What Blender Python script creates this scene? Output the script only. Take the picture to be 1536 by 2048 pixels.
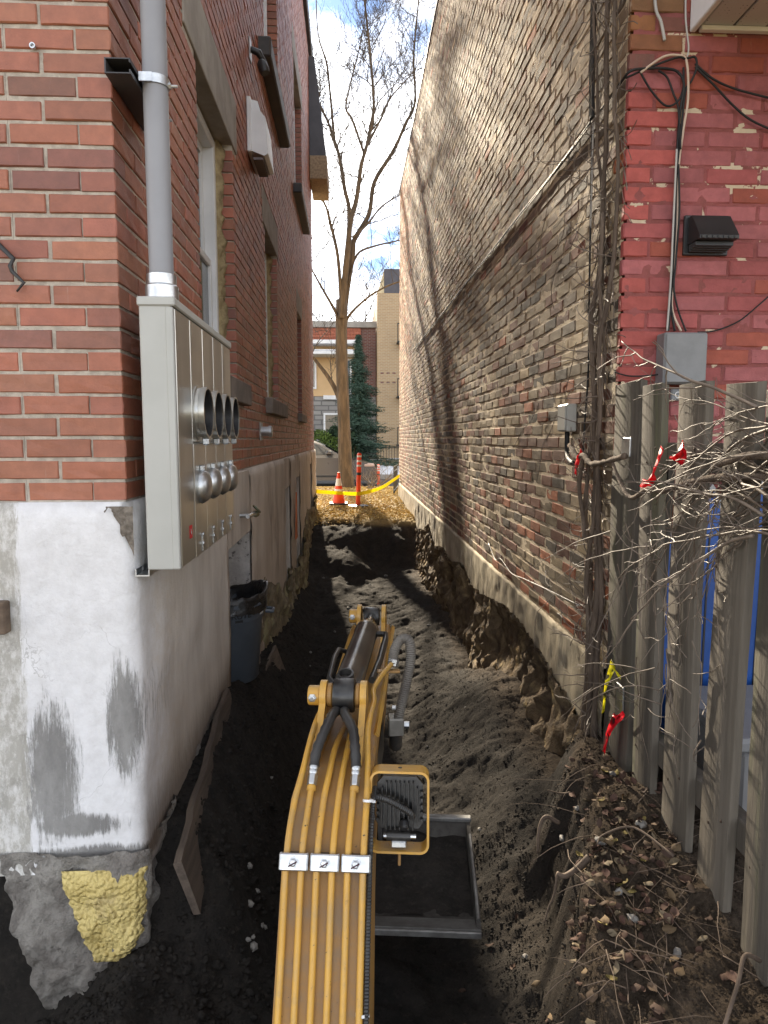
import bpy, bmesh, math, random
import numpy as np
from mathutils import Vector, Matrix, noise as mnoise
from bpy_extras.object_utils import world_to_camera_view
R = math.radians
sc = bpy.context.scene
for o in list(bpy.data.objects): bpy.data.objects.remove(o)
COL = sc.collection

# ------------------------------------------------------------------ camera, sky, sun, exposure
cam_d = bpy.data.cameras.new('camera'); cam = bpy.data.objects.new('camera', cam_d); COL.objects.link(cam)
cam.location = (0, 0, 0); cam.rotation_euler = (R(90 - 5.954), 0, R(-2.766))
cam_d.sensor_fit = 'VERTICAL'; cam_d.sensor_height = 24.0; cam_d.lens = 24.0 * 1400 / 2048
cam_d.clip_start = 0.02; cam_d.clip_end = 2000
sc.camera = cam
SUN_AZ, SUN_EL = 6.2, 25.0            # degrees left of the alley axis (+Y), elevation
w = bpy.data.worlds.new('World'); sc.world = w; w.use_nodes = True
nt = w.node_tree; N = nt.nodes; Lk = nt.links; N.clear()
out = N.new('ShaderNodeOutputWorld'); bg = N.new('ShaderNodeBackground'); bg.inputs['Strength'].default_value = 0.07
sky = N.new('ShaderNodeTexSky'); sky.sky_type = 'NISHITA'; sky.sun_disc = False
sky.sun_elevation = R(SUN_EL); sky.sun_rotation = R(-SUN_AZ); sky.air_density = 1.0; sky.dust_density = 0.35; sky.ozone_density = 2.0
tc = N.new('ShaderNodeTexCoord'); mp = N.new('ShaderNodeMapping'); mp.inputs['Scale'].default_value = (1.0, 1.0, 1.7)
mp.inputs['Location'].default_value = (0.35, 0.2, 0.1)
nz = N.new('ShaderNodeTexNoise'); nz.inputs['Scale'].default_value = 3.6; nz.inputs['Detail'].default_value = 8; nz.inputs['Roughness'].default_value = .55
rp = N.new('ShaderNodeValToRGB'); rp.color_ramp.elements[0].position = .41; rp.color_ramp.elements[1].position = .55
mx = N.new('ShaderNodeMix'); mx.data_type = 'RGBA'; bw = N.new('ShaderNodeRGBToBW'); cm = N.new('ShaderNodeMath'); cm.operation = 'MULTIPLY_ADD'; cm.inputs[1].default_value = 2.0; cm.inputs[2].default_value = 2.9   # clouds glow towards the sun as the clear sky does
Lk.new(sky.outputs[0], bw.inputs[0]); Lk.new(bw.outputs[0], cm.inputs[0]); Lk.new(cm.outputs[0], mx.inputs['B'])
Lk.new(tc.outputs['Generated'], mp.inputs['Vector']); Lk.new(mp.outputs[0], nz.inputs['Vector']); Lk.new(nz.outputs['Fac'], rp.inputs['Fac'])
Lk.new(rp.outputs['Color'], mx.inputs['Factor']); dp = N.new('ShaderNodeMix'); dp.data_type = 'RGBA'; dp.blend_type = 'MULTIPLY'; dp.inputs['Factor'].default_value = 1; dp.inputs['B'].default_value = (.28, .39, .56, 1); Lk.new(sky.outputs[0], dp.inputs['A']); Lk.new(dp.outputs['Result'], mx.inputs['A']); Lk.new(mx.outputs['Result'], bg.inputs['Color']); Lk.new(bg.outputs[0], out.inputs['Surface'])
sd = bpy.data.lights.new('sun', 'SUN'); sd.energy = 3.9; sd.angle = R(0.7); sd.color = (1.0, .86, .66)
sun = bpy.data.objects.new('sun', sd); COL.objects.link(sun)
S = Vector((-math.sin(R(SUN_AZ)) * math.cos(R(SUN_EL)), math.cos(R(SUN_AZ)) * math.cos(R(SUN_EL)), math.sin(R(SUN_EL))))
sun.rotation_euler = S.to_track_quat('Z', 'Y').to_euler(); sun.location = (-8, 40, 30)
vs = sc.view_settings; vs.view_transform = 'Standard'; vs.look = 'None'; vs.exposure = 2.2; vs.gamma = 1.0; vs.use_curve_mapping = False
sc.cycles.max_bounces = 5; sc.cycles.diffuse_bounces = 4; sc.cycles.use_denoising = True; sc.cycles.caustics_reflective = False; sc.cycles.caustics_refractive = False

# ------------------------------------------------------------------ helpers
def vnoise(x, y, z=0.0, seed=0):
    x = np.asarray(x, float); y = np.asarray(y, float); z = np.zeros_like(x) + z
    xi = np.floor(x).astype(np.int64); yi = np.floor(y).astype(np.int64); zi = np.floor(z).astype(np.int64)
    xf = x - xi; yf = y - yi; zf = z - zi
    u = xf*xf*(3-2*xf); v = yf*yf*(3-2*yf); t = zf*zf*(3-2*zf)
    def h(a, b, c):
        n = (a*374761393 + b*668265263 + c*2147483647 + seed*974711) & 0x7fffffff
        n = ((n ^ (n >> 13)) * 1274126177) & 0x7fffffff
        n = ((n ^ (n >> 16)) * 2246822519) & 0x7fffffff
        return (n & 0xffff) / 65535.0
    l = lambda a, b, k: a + (b-a)*k
    r = l(l(l(h(xi,yi,zi), h(xi+1,yi,zi), u), l(h(xi,yi+1,zi), h(xi+1,yi+1,zi), u), v),
          l(l(h(xi,yi,zi+1), h(xi+1,yi,zi+1), u), l(h(xi,yi+1,zi+1), h(xi+1,yi+1,zi+1), u), v), t)
    return r*2-1
def fbm(x, y, z=0.0, o=4, seed=0, gain=.5):
    a, s, f = 1.0, 0.0, 1.0
    for i in range(o):
        s = s + a*vnoise(np.asarray(x)*f, np.asarray(y)*f, np.asarray(z)*f, seed+i); a *= gain; f *= 2.03
    return s
def sstep(a, b, x):
    t = np.clip((np.asarray(x, float)-a)/(b-a), 0, 1); return t*t*(3-2*t)
def f3(x, y, z, o=3, seed=0):
    s, a, f, q = 0.0, 1.6, 1.0, seed*7.31
    for i in range(o):
        s += a*mnoise.noise((x*f+q, y*f+q*.7, z*f-q*.4)); a *= .5; f *= 2.03
    return s

class MB:
    """collects geometry for ONE mesh object"""
    def __init__(s): s.v = []; s.f = []; s.c = None
    def add(s, vs_, fs):
        b = len(s.v); s.v += [tuple(p) for p in vs_]; s.f += [tuple(i+b for i in q) for q in fs]; return s
    def box(s, lo, hi, bev=0.0, M=None):
        lo = Vector(lo); hi = Vector(hi); c = (lo+hi)/2; h = (hi-lo)/2; b = min(bev, min(h)*.95)
        if b <= 0:
            vs_ = [(c.x+i*h.x, c.y+j*h.y, c.z+k*h.z) for k in (-1,1) for j in (-1,1) for i in (-1,1)]
            fs = [(0,2,3,1),(4,5,7,6),(0,1,5,4),(2,6,7,3),(0,4,6,2),(1,3,7,5)]
        else:
            vs_ = []; idx = {}
            for i in (-1,1):
                for j in (-1,1):
                    for k in (-1,1):
                        for a in range(3):
                            d = [h.x-b, h.y-b, h.z-b]; d[a] = h[a]
                            idx[(i,j,k,a)] = len(vs_); vs_.append((c.x+i*d[0], c.y+j*d[1], c.z+k*d[2]))
            fs = []
            def q(l, n):
                p = [Vector(vs_[t]) for t in l]; nn = (p[1]-p[0]).cross(p[2]-p[0])
                fs.append(tuple(l) if nn.dot(Vector(n)) > 0 else tuple(reversed(l)))
            for a in range(3):
                o1, o2 = (a+1)%3, (a+2)%3
                for sg in (-1,1):
                    l = []
                    for (e, g) in ((-1,-1),(1,-1),(1,1),(-1,1)):
                        t = [0,0,0]; t[a]=sg; t[o1]=e; t[o2]=g; l.append(idx[(t[0],t[1],t[2],a)])
                    n = [0,0,0]; n[a]=sg; q(l, n)
                for e in (-1,1):
                    for g in (-1,1):
                        l = []
                        for (sg, ax) in ((-1,o1),(1,o1),(1,o2),(-1,o2)):
                            t=[0,0,0]; t[a]=sg; t[o1]=e; t[o2]=g; l.append(idx[(t[0],t[1],t[2],ax)])
                        n=[0,0,0]; n[o1]=e; n[o2]=g; q(l, n)
            for i in (-1,1):
                for j in (-1,1):
                    for k in (-1,1): q([idx[(i,j,k,a)] for a in range(3)], (i,j,k))
        if M is not None: vs_ = [M @ Vector(p) for p in vs_]
        return s.add(vs_, fs)
    def tube(s, pts, rad, n=8, cap=True, squash=None):
        pts = [Vector(p) for p in pts]; m = len(pts)
        if not hasattr(rad, '__len__'): rad = [rad]*m
        t = [(pts[min(i+1,m-1)]-pts[max(i-1,0)]).normalized() for i in range(m)]
        a = Vector((0,0,1)) if abs(t[0].z) < .9 else Vector((1,0,0))
        u = t[0].cross(a).normalized(); vs_ = []
        for i in range(m):
            if i: u = (u - t[i]*u.dot(t[i]))
            if u.length < 1e-6: u = t[i].orthogonal()
            u.normalize(); v = t[i].cross(u)
            for k in range(n):
                an = 2*math.pi*k/n; vs_.append(pts[i] + (u*math.cos(an) + v*math.sin(an))*rad[i])
        fs = [(i*n+k, i*n+(k+1)%n, (i+1)*n+(k+1)%n, (i+1)*n+k) for i in range(m-1) for k in range(n)]
        if cap: fs += [tuple(range(n-1,-1,-1)), tuple((m-1)*n+k for k in range(n))]
        return s.add(vs_, fs)
    def lathe(s, prof, o=(0,0,0), axis=(0,0,1), n=24, cap=True):
        ax = Vector(axis).normalized(); q = ax.to_track_quat('Z','Y').to_matrix(); o = Vector(o); vs_ = []
        for (r, h) in prof:
            for k in range(n):
                an = 2*math.pi*k/n; vs_.append(o + q @ Vector((r*math.cos(an), r*math.sin(an), h)))
        m = len(prof); fs = [(i*n+k, i*n+(k+1)%n, (i+1)*n+(k+1)%n, (i+1)*n+k) for i in range(m-1) for k in range(n)]
        if cap: fs += [tuple(range(n-1,-1,-1)), tuple((m-1)*n+k for k in range(n))]
        return s.add(vs_, fs)
    def prism(s, poly, d0, d1, M):
        """2-D outline in local (a,b), extruded along local c from d0 to d1; M maps (a,b,c) to world"""
        n = len(poly); vs_ = [M @ Vector((a,b,d0)) for a,b in poly] + [M @ Vector((a,b,d1)) for a,b in poly]
        ar = sum(poly[i][0]*poly[(i+1)%n][1]-poly[(i+1)%n][0]*poly[i][1] for i in range(n))
        fs = [tuple(range(n-1,-1,-1)), tuple(range(n,2*n))] + [(i,(i+1)%n,n+(i+1)%n,n+i) for i in range(n)]
        if (ar < 0) != (M.to_3x3().determinant() < 0): fs = [tuple(reversed(q)) for q in fs]
        return s.add(vs_, fs)
    def grid(s, P, close_u=False):
        """P[i][j] rows of points"""
        a = len(P); b = len(P[0]); fs = []
        for i in range(a-1):
            for j in range(b-1): fs.append((i*b+j, i*b+j+1, (i+1)*b+j+1, (i+1)*b+j))
        return s.add([p for r in P for p in r], fs)
    def build(s, name, mat, parent=None, smooth=False, local=True, fix=False):
        me = bpy.data.meshes.new(name); 
        vs_ = s.v
        if parent is not None and local:
            L = parent_world(parent)
            if L.length > 0: vs_ = [tuple(Vector(p)-L) for p in s.v]
        me.from_pydata(vs_, [], s.f)
        if fix:
            bm = bmesh.new(); bm.from_mesh(me); bmesh.ops.recalc_face_normals(bm, faces=bm.faces); bm.to_mesh(me); bm.free()
        if smooth:
            me.polygons.foreach_set('use_smooth', [True]*len(me.polygons))
        me.update()
        if smooth == 'auto':
            me.set_sharp_from_angle(angle=R(38))
        me.materials.append(mat)
        ob = bpy.data.objects.new(name, me); COL.objects.link(ob)
        if parent is not None: ob.parent = parent
        return ob
def parent_world(p):
    L = Vector((0,0,0))
    while p is not None: L += Vector(p.location); p = p.parent
    return L
def tag(o, label=None, cat=None, group=None, kind=None):
    if label: o['label'] = label
    if cat: o['category'] = cat
    if group: o['group'] = group
    if kind: o['kind'] = kind
    return o
def empty(name, loc, label, cat, group=None):
    o = bpy.data.objects.new(name, None); COL.objects.link(o); o.location = loc; o.empty_display_size = .1
    return tag(o, label, cat, group)
def catmull(pts, k=6):
    pts = [Vector(p) for p in pts]; o = []
    for i in range(len(pts)-1):
        p0 = pts[max(i-1,0)]; p1 = pts[i]; p2 = pts[i+1]; p3 = pts[min(i+2,len(pts)-1)]
        for j in range(k):
            t = j/k; o.append(.5*((2*p1)+(p2-p0)*t+(2*p0-5*p1+4*p2-p3)*t*t+(3*p1-p0-3*p2+p3)*t**3))
    return o+[pts[-1]]

# ------------------------------------------------------------------ materials
def nodes_of(name):
    m = bpy.data.materials.new(name); m.use_nodes = True; n = m.node_tree; return m, n, n.nodes, n.links, n.nodes['Principled BSDF']
def mixc(n, l, fac, a, b, blend='MIX'):
    x = n.new('ShaderNodeMix'); x.data_type = 'RGBA'; x.blend_type = blend
    for k, v in (('Factor', fac), ('A', a), ('B', b)):
        if isinstance(v, bpy.types.NodeSocket): l.new(v, x.inputs[k])
        elif k == 'Factor': x.inputs[k].default_value = v
        else: x.inputs[k].default_value = (*v, 1) if len(v) == 3 else v
    return x.outputs['Result']
def noi(n, l, pos, scale, detail=4, rough=.55, stretch=None, dist=0):
    t = n.new('ShaderNodeTexNoise'); t.inputs['Scale'].default_value = scale; t.inputs['Detail'].default_value = detail; t.inputs['Roughness'].default_value = rough; t.inputs['Distortion'].default_value = dist
    if stretch:
        m = n.new('ShaderNodeMapping'); m.inputs['Scale'].default_value = stretch; l.new(pos, m.inputs['Vector']); l.new(m.outputs[0], t.inputs['Vector'])
    else: l.new(pos, t.inputs['Vector'])
    return t.outputs['Fac']
def ramp(n, l, fac, a, b):
    r = n.new('ShaderNodeMapRange'); r.inputs['From Min'].default_value = a; r.inputs['From Max'].default_value = b; r.interpolation_type = 'SMOOTHSTEP'
    l.new(fac, r.inputs['Value']); return r.outputs['Result']
def mth(n, l, op, a, b=None):
    x = n.new('ShaderNodeMath'); x.operation = op
    for i, v in enumerate((a, b)):
        if v is None: continue
        if isinstance(v, bpy.types.NodeSocket): l.new(v, x.inputs[i])
        else: x.inputs[i].default_value = v
    return x.outputs[0]
def bump(n, l, h, strength, dist, bs, prev=None):
    b = n.new('ShaderNodeBump'); b.inputs['Strength'].default_value = strength; b.inputs['Distance'].default_value = dist
    l.new(h, b.inputs['Height'])
    if prev is not None: l.new(prev, b.inputs['Normal'])
    l.new(b.outputs[0], bs.inputs['Normal']); return b.outputs[0]
def mat(name, c1, c2=None, scale=10, rough=.7, metal=0, bscale=60, bstr=.3, bdist=.003, spec=.5, stretch=None, contrast=(.35,.65), c3=None, s3=2.5, r3=(.5,.65), dirt=None, coat=0, obj=False):
    m, nt_, n, l, bs = nodes_of(name)
    if obj: pos = n.new('ShaderNodeTexCoord').outputs['Object']
    else: pos = n.new('ShaderNodeNewGeometry').outputs['Position']
    c2 = c2 or tuple(x*.8 for x in c1)
    f = noi(n, l, pos, scale, 5, .6, stretch); col = mixc(n, l, ramp(n, l, f, *contrast), c1, c2)
    if c3:
        g = noi(n, l, pos, s3, 6, .65, stretch); col = mixc(n, l, ramp(n, l, g, *r3), col, c3)
    l.new(col, bs.inputs['Base Color'])
    bs.inputs['Metallic'].default_value = metal; bs.inputs['Specular IOR Level'].default_value = spec
    rr = n.new('ShaderNodeMapRange'); rr.inputs['To Min'].default_value = max(.03, rough-.1); rr.inputs['To Max'].default_value = min(1, rough+.1)
    l.new(f, rr.inputs['Value']); l.new(rr.outputs[0], bs.inputs['Roughness'])
    if coat: bs.inputs['Coat Weight'].default_value = coat; bs.inputs['Coat Roughness'].default_value = .15
    if bstr: bump(n, l, noi(n, l, pos, bscale, 5, .65, stretch), bstr, bdist, bs)
    return m
def translucent(m, amount, col):
    n = m.node_tree.nodes; l = m.node_tree.links; bs = n['Principled BSDF']; o = n['Material Output']; t = n.new('ShaderNodeBsdfTranslucent'); t.inputs['Color'].default_value = (*col, 1)
    s = n.new('ShaderNodeMixShader'); s.inputs[0].default_value = amount; l.new(bs.outputs[0], s.inputs[1]); l.new(t.outputs[0], s.inputs[2]); l.new(s.outputs[0], o.inputs['Surface']); return m
def brick_mat(name, rough=.85, bscale=140, bstr=.5, bdist=.002, stain=None, stain_r=(.55,.75), spec=.4, low=None, white=False):
    m, nt_, n, l, bs = nodes_of(name)
    pos = n.new('ShaderNodeNewGeometry').outputs['Position']
    at = n.new('ShaderNodeAttribute'); at.attribute_name = 'bcol'
    oi = n.new('ShaderNodeObjectInfo')
    c = mixc(n, l, 1.0, at.outputs['Color'], oi.outputs['Color'], 'MULTIPLY')
    f = noi(n, l, pos, 22, 6, .7)
    v = n.new('ShaderNodeMapRange'); v.inputs['To Min'].default_value = .55; v.inputs['To Max'].default_value = 1.45; l.new(f, v.inputs['Value'])
    cc = n.new('ShaderNodeVectorMath'); cc.operation = 'SCALE'; l.new(c, cc.inputs[0]); l.new(v.outputs[0], cc.inputs['Scale']); col = cc.outputs[0]
    if stain:
        g = noi(n, l, pos, 5, 8, .75, (1,1,.35)); col = mixc(n, l, ramp(n, l, g, *stain_r), col, stain)
    if white:      # lime run-off and paint flecks
        g = noi(n, l, pos, 16, 7, .8, (1.6,1.6,.16)); col = mixc(n, l, mth(n, l, 'MULTIPLY', ramp(n, l, g, .62, .80), .55), col, (.5,.42,.36))
    l.new(col, bs.inputs['Base Color']); bs.inputs['Specular IOR Level'].default_value = spec; bs.inputs['Roughness'].default_value = rough
    bump(n, l, noi(n, l, pos, bscale, 5, .75), bstr, bdist, bs)
    return m
def np_mesh(name, V, Q, mat_, parent=None, col=None, smooth=False):
    me = bpy.data.meshes.new(name); V = np.asarray(V, np.float32); Q = np.asarray(Q, np.int32)
    if parent is not None: V = V - np.array(parent_world(parent), np.float32)
    me.vertices.add(len(V)); me.vertices.foreach_set('co', V.ravel())
    k = Q.shape[1]; me.loops.add(Q.size); me.loops.foreach_set('vertex_index', Q.ravel())
    me.polygons.add(len(Q)); me.polygons.foreach_set('loop_start', np.arange(len(Q), dtype=np.int32)*k); me.polygons.foreach_set('loop_total', np.full(len(Q), k, np.int32))
    me.polygons.foreach_set('use_smooth', np.full(len(Q), bool(smooth)))
    me.update(calc_edges=True); me.validate()
    if col is not None:
        a = me.color_attributes.new('bcol', 'FLOAT_COLOR', 'POINT'); c = np.ones((len(V), 4), np.float32); c[:, :3] = col; a.data.foreach_set('color', c.ravel())
    me.materials.append(mat_); ob = bpy.data.objects.new(name, me); COL.objects.link(ob)
    if parent is not None: ob.parent = parent
    return ob

# ------------------------------------------------------------------ terrain
def soil_mat():
    m, nt_, n, l, bs = nodes_of('excavated_soil'); pos = n.new('ShaderNodeNewGeometry').outputs['Position']
    a = mixc(n, l, ramp(n, l, noi(n, l, pos, 9, 6, .7), .3, .7), (.026,.0245,.023), (.042,.0375,.034))
    a = mixc(n, l, ramp(n, l, noi(n, l, pos, 42, 5, .7), .50, .68), a, (.050,.0445,.039)); a = mixc(n, l, ramp(n, l, noi(n, l, pos, 60, 4, .7), .60, .70), a, (.018,.017,.016))
    a = mixc(n, l, ramp(n, l, noi(n, l, pos, 120, 4, .7), .62, .75), a, (.060,.054,.047))
    at = n.new('ShaderNodeAttribute'); at.attribute_name = 'bcol'
    sp = n.new('ShaderNodeSeparateColor'); l.new(at.outputs['Color'], sp.inputs[0])
    b = mixc(n, l, ramp(n, l, noi(n, l, pos, 26, 6, .75), .3, .7), (.042,.033,.025), (.092,.071,.053))
    a = mixc(n, l, sp.outputs[0], a, b)
    g = mixc(n, l, ramp(n, l, noi(n, l, pos, 14, 6, .75), .3, .7), (.36,.27,.13), (.22,.16,.075))
    a = mixc(n, l, sp.outputs[1], a, g)
    l.new(a, bs.inputs['Base Color']); bs.inputs['Roughness'].default_value = .92; bs.inputs['Specular IOR Level'].default_value = .04
    h = bump(n, l, noi(n, l, pos, 55, 6, .75), .9, .012, bs); bump(n, l, noi(n, l, pos, 260, 4, .8), .8, .004, bs, h)
    return m
M_soil = soil_mat()
def edge_x(y): return .53 + (y-1.5)*.33 + .05*vnoise(y*3.1, y*0+.3, 0, 7) + .025*vnoise(y*11, y*0+.3, 0, 8)
def terrain(x, y, detail=True):
    x = np.asarray(x, float); y = np.asarray(y, float)
    fl = np.interp(y, [.5, 2.0, 3.0, 4.5, 8.6], [-1.80, -1.86, -1.91, -1.97, -2.0])
    r = sstep(-.1, .32, x + .12*vnoise(x*3, y*2, 0, 3))
    ys = 8.8 + r*1.2; ye = 12.2 - r*.75
    k = sstep(ys, ye, y + .12*vnoise(x*4, y*4, 0, 5))
    z = fl + (-1.31 - fl)*k
    z = z + (1-r)*.03*np.sin(y*7 + x*3)*sstep(9, 9.6, y)*(1-sstep(11.4, 12, y))
    # bucket-tooth ridges across the floor
    kk = sstep(4.1, 4.8, y)*(1-sstep(8.6, 9.4, y))*sstep(-.5, -.2, x)
    ph = y*5.2 - 1.9*(x-.15)**2*3 + .9*vnoise(x*1.7, y*1.3, 0, 9) + np.abs(x-.1)*2.2
    rd = np.power(np.abs(np.sin(ph)), .55)
    z = z + kk*(.085*rd-.03)*(.75+.5*vnoise(x*2.5, y*2, 0, 11))
    # bank against the left foundation
    bl = np.interp(y, [1.6, 2.1, 2.3, 3.4, 4.2, 5.0, 6.6, 9.2, 11, 12.2], [-1.7, -1.55, -1.30, -1.25, -1.42, -1.52, -1.68, -1.88, -1.72, -1.33])
    w0 = np.interp(y, [2, 2.3, 3.4, 3.7, 5, 9], [-.06, -.10, -.14, -.16, -.20, -.42])
    kl = 1 - sstep(-.62, w0, x); kl = kl**1.3
    z = np.where(bl > z, z + (bl-z)*kl, z)
    # heap and banked soil along the right wall
    br = np.interp(y, [2.4, 2.9, 3.6, 4.3, 5.0, 5.5, 7, 9, 10.5], [-1.62, -1.50, -1.62, -1.52, -1.68, -1.86, -1.80, -1.92, -1.9])
    kr = sstep(.30, .98, x + .06*vnoise(x*3, y*3, 0, 13))
    z = np.where(br > z, z + (br-z)*kr, z)
    # garden bank beside the fence
    xe = edge_x(y); kb = sstep(xe-.15, xe+.05, x)*(1-sstep(2.86, 3.02, y))
    top = -1.26 - .02*(x-1) + .03*vnoise(x*3, y*3, 0, 17) - .12*sstep(2.2, 1.2, y)
    z = z + (top-z)*kb
    # ground in front of the left house drops into a pit
    kp = (1-sstep(2.04, 2.2, y))*sstep(-.55, -.66, x); tz = np.maximum(-1.56 + .72*(x+.64), -2.3)
    z = z + (tz-z)*kp
    if detail:
        rough = 1 - .55*sstep(11.3, 12.2, y)
        z = z + rough*(.020*fbm(x*7, y*7, 0, 3, 21) + .0055*fbm(x*26, y*26, 0, 3, 31) + .004*np.abs(fbm(x*70, y*70, 0, 2, 41)))
    return z
xs = np.concatenate([np.linspace(-3.2, -1.3, 24)[:-1], np.linspace(-1.3, -.75, 24)[:-1], np.linspace(-.75, 1.2, 136)[:-1], np.linspace(1.2, 3.4, 36)])
ysx = np.concatenate([np.linspace(.3, 1.4, 24)[:-1], np.linspace(1.4, 5, 260)[:-1], np.linspace(5, 9, 200)[:-1], np.linspace(9, 13.0, 110)])
GX, GY = np.meshgrid(xs, ysx); GZ = terrain(GX, GY)
GXd = GX + .006*fbm(GX*20, GY*20, 0, 2, 51); GYd = GY + .006*fbm(GX*20, GY*20, 5, 2, 52)
GXd[:, [0, -1]] = GX[:, [0, -1]]; GYd[[0, -1], :] = GY[[0, -1], :]; GZ[-1, :] = -1.312
cb = np.zeros(GX.shape + (3,)); xe = edge_x(GY)
cb[..., 0] = sstep(xe-.03, xe+.06, GX)*(1-sstep(2.9, 3.05, GY)) + .8*sstep(.80, .98, GX + .05*vnoise(GX*6, GY*6, 0, 6))*sstep(2.9, 3.1, GY) + .25*sstep(.5, .62, GX)*(GY < 2.6)
cb[..., 1] = sstep(-1.42, -1.33, GZ)*sstep(10.6, 11.2, GY)
nyy, nxx = GX.shape; ii = (np.arange(nyy-1)[:, None]*nxx + np.arange(nxx-1)[None]).ravel()
terr = np_mesh('excavated_ground', np.stack([GXd, GYd, GZ], -1).reshape(-1, 3), np.stack([ii, ii+1, ii+nxx+1, ii+nxx], -1), M_soil, None, np.clip(cb.reshape(-1, 3), 0, 1), True)
tag(terr, 'freshly dug black soil trench between the two brick houses', 'ground', kind='structure')

M_lawn = mat('leaf_covered_lawn', (.34,.26,.13), (.20,.15,.07), 9, .9, bscale=40, bstr=.8, bdist=.02, c3=(.30,.22,.10), s3=20)
M_asph = mat('asphalt', (.060,.058,.056), (.045,.044,.043), 6, .85, bscale=150, bstr=.5, bdist=.004)
M_conc = mat('pavement_concrete', (.33,.31,.28), (.26,.245,.225), 4, .85, bscale=90, bstr=.4)
M_snow = mat('snow', (.80,.82,.85), (.68,.70,.74), 8, .6, bscale=20, bstr=.8, bdist=.03)
def sheet(name, prof, x0, x1, m, holes=None):
    mb = MB(); xs_ = np.linspace(x0, x1, 25)
    mb.grid([[(x, y, z) for x in xs_] for (y, z) in prof]); o = mb.build(name, m); return tag(o, kind='structure')
g = MB(); B = 300
for (x0, x1, y0, y1) in ((-B, -3.2, -B, 13), (3.4, B, -B, 13), (-3.2, 3.4, -B, .3)):
    g.add([(x0,y0,-1.33),(x1,y0,-1.33),(x1,y1,-1.33),(x0,y1,-1.33)], [(0,1,2,3)])
tag(g.build('ground', M_lawn), kind='structure')
sheet('lawn', [(13,-1.312),(15,-1.27),(17.5,-1.22),(18.4,-1.30)], -40, 40, M_lawn)
sheet('pavement', [(18.4,-1.30),(18.41,-1.28),(19.6,-1.33),(19.75,-1.34),(19.76,-1.50)], -60, 60, M_conc)
sheet('road', [(19.76,-1.50),(23,-1.46),(26.4,-1.50)], -120, 120, M_asph)
sheet('far_pavement', [(26.4,-1.50),(26.41,-1.36),(26.6,-1.35),(28.2,-1.30)], -120, 120, M_conc)
sheet('far_ground', [(28.2,-1.30),(30.5,-.95),(34,-.9),(600,-.9)], -400, 400, mat('dormant_lawn', (.10,.10,.05), (.14,.12,.07), 3, .95, c3=(.6,.62,.65), s3=.8, r3=(.55,.62)))
rng = random.Random(5)

# ------------------------------------------------------------------ bricks
def brick_variant(L, H, D, bev, nu, nw, amp, r):
    us = [0, bev] + [bev+(L-2*bev)*i/nu for i in range(1, nu)] + [L-bev, L]
    ws = [0, bev] + [bev+(H-2*bev)*i/nw for i in range(1, nw)] + [H-bev, H]
    a, b = len(us), len(ws); V = []
    for i in range(a):
        for j in range(b):
            e = (i in (0, a-1)) or (j in (0, b-1))
            V.append((us[i] + (r.uniform(-1,1)*amp*.7 if e else 0), (-bev*r.uniform(.7,1.5) if e else r.uniform(-1,1)*amp), ws[j] + (r.uniform(-1,1)*amp*.7 if e else 0)))
    Q = []
    for i in range(a-1):
        for j in range(b-1): Q.append((i*b+j, i*b+j+1, (i+1)*b+j+1, (i+1)*b+j))
    ring = [(i, 0) for i in range(a)] + [(a-1, j) for j in range(1, b)] + [(i, b-1) for i in range(a-2, -1, -1)] + [(0, j) for j in range(b-2, 0, -1)]
    base = len(V)
    for (i, j) in ring: p = V[i*b+j]; V.append((p[0], -D, p[2]))
    m = len(ring)
    for k in range(m):
        p, q = ring[k], ring[(k+1) % m]
        Q.append((p[0]*b+p[1], q[0]*b+q[1], base+(k+1) % m, base+k))
    return np.array(V), np.array(Q)
def basis(Nn):
    Nn = Vector(Nn); U = Nn.cross(Vector((0,0,1))); return U, Nn     # U x N = Z
def run(out, r, O, U, Nn, ulen, z0, z1, ch, bl, jt, holes, colf, half_first, end_cut=True, proud=.0015, tilt=.0, zj=0.0, halves=False):
    O = Vector(O); U = Vector(U); nrow = int(round((z1-z0)/ch))
    Ub, Nb = basis(Nn); flip = Ub.dot(U) < 0
    for k in range(nrow):
        z = z0 + k*ch; off = ((k + half_first) % 2)
        u = (bl/2 + .001) if off else 0.0
        first = halves and off
        if halves: u = 0.0
        while u < ulen - .02:
            stp = bl/2 if first else bl; first = False
            u1 = min(u + stp - jt, ulen); segs = [(u, u1)]
            for (a, b, c, d) in holes:
                if z + ch*.5 > c and z + ch*.35 < d:
                    ns = []
                    for (p, q) in segs:
                        if q <= a or p >= b: ns.append((p, q)); continue
                        if p < a: ns.append((p, a))
                        if q > b: ns.append((b, q))
                    segs = ns
            for (p, q) in segs:
                if q - p < .03: continue
                o = O + U*(q if flip else p); o.z = z + jt/2 + r.uniform(-zj, zj)
                out.append([o, q-p, ch-jt, Ub, Nb, colf(r, (p+q)/2, z), r.uniform(-1,1)*proud, r.uniform(-1,1)*tilt, r.uniform(-1,1)*tilt])
            u += stp
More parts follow.
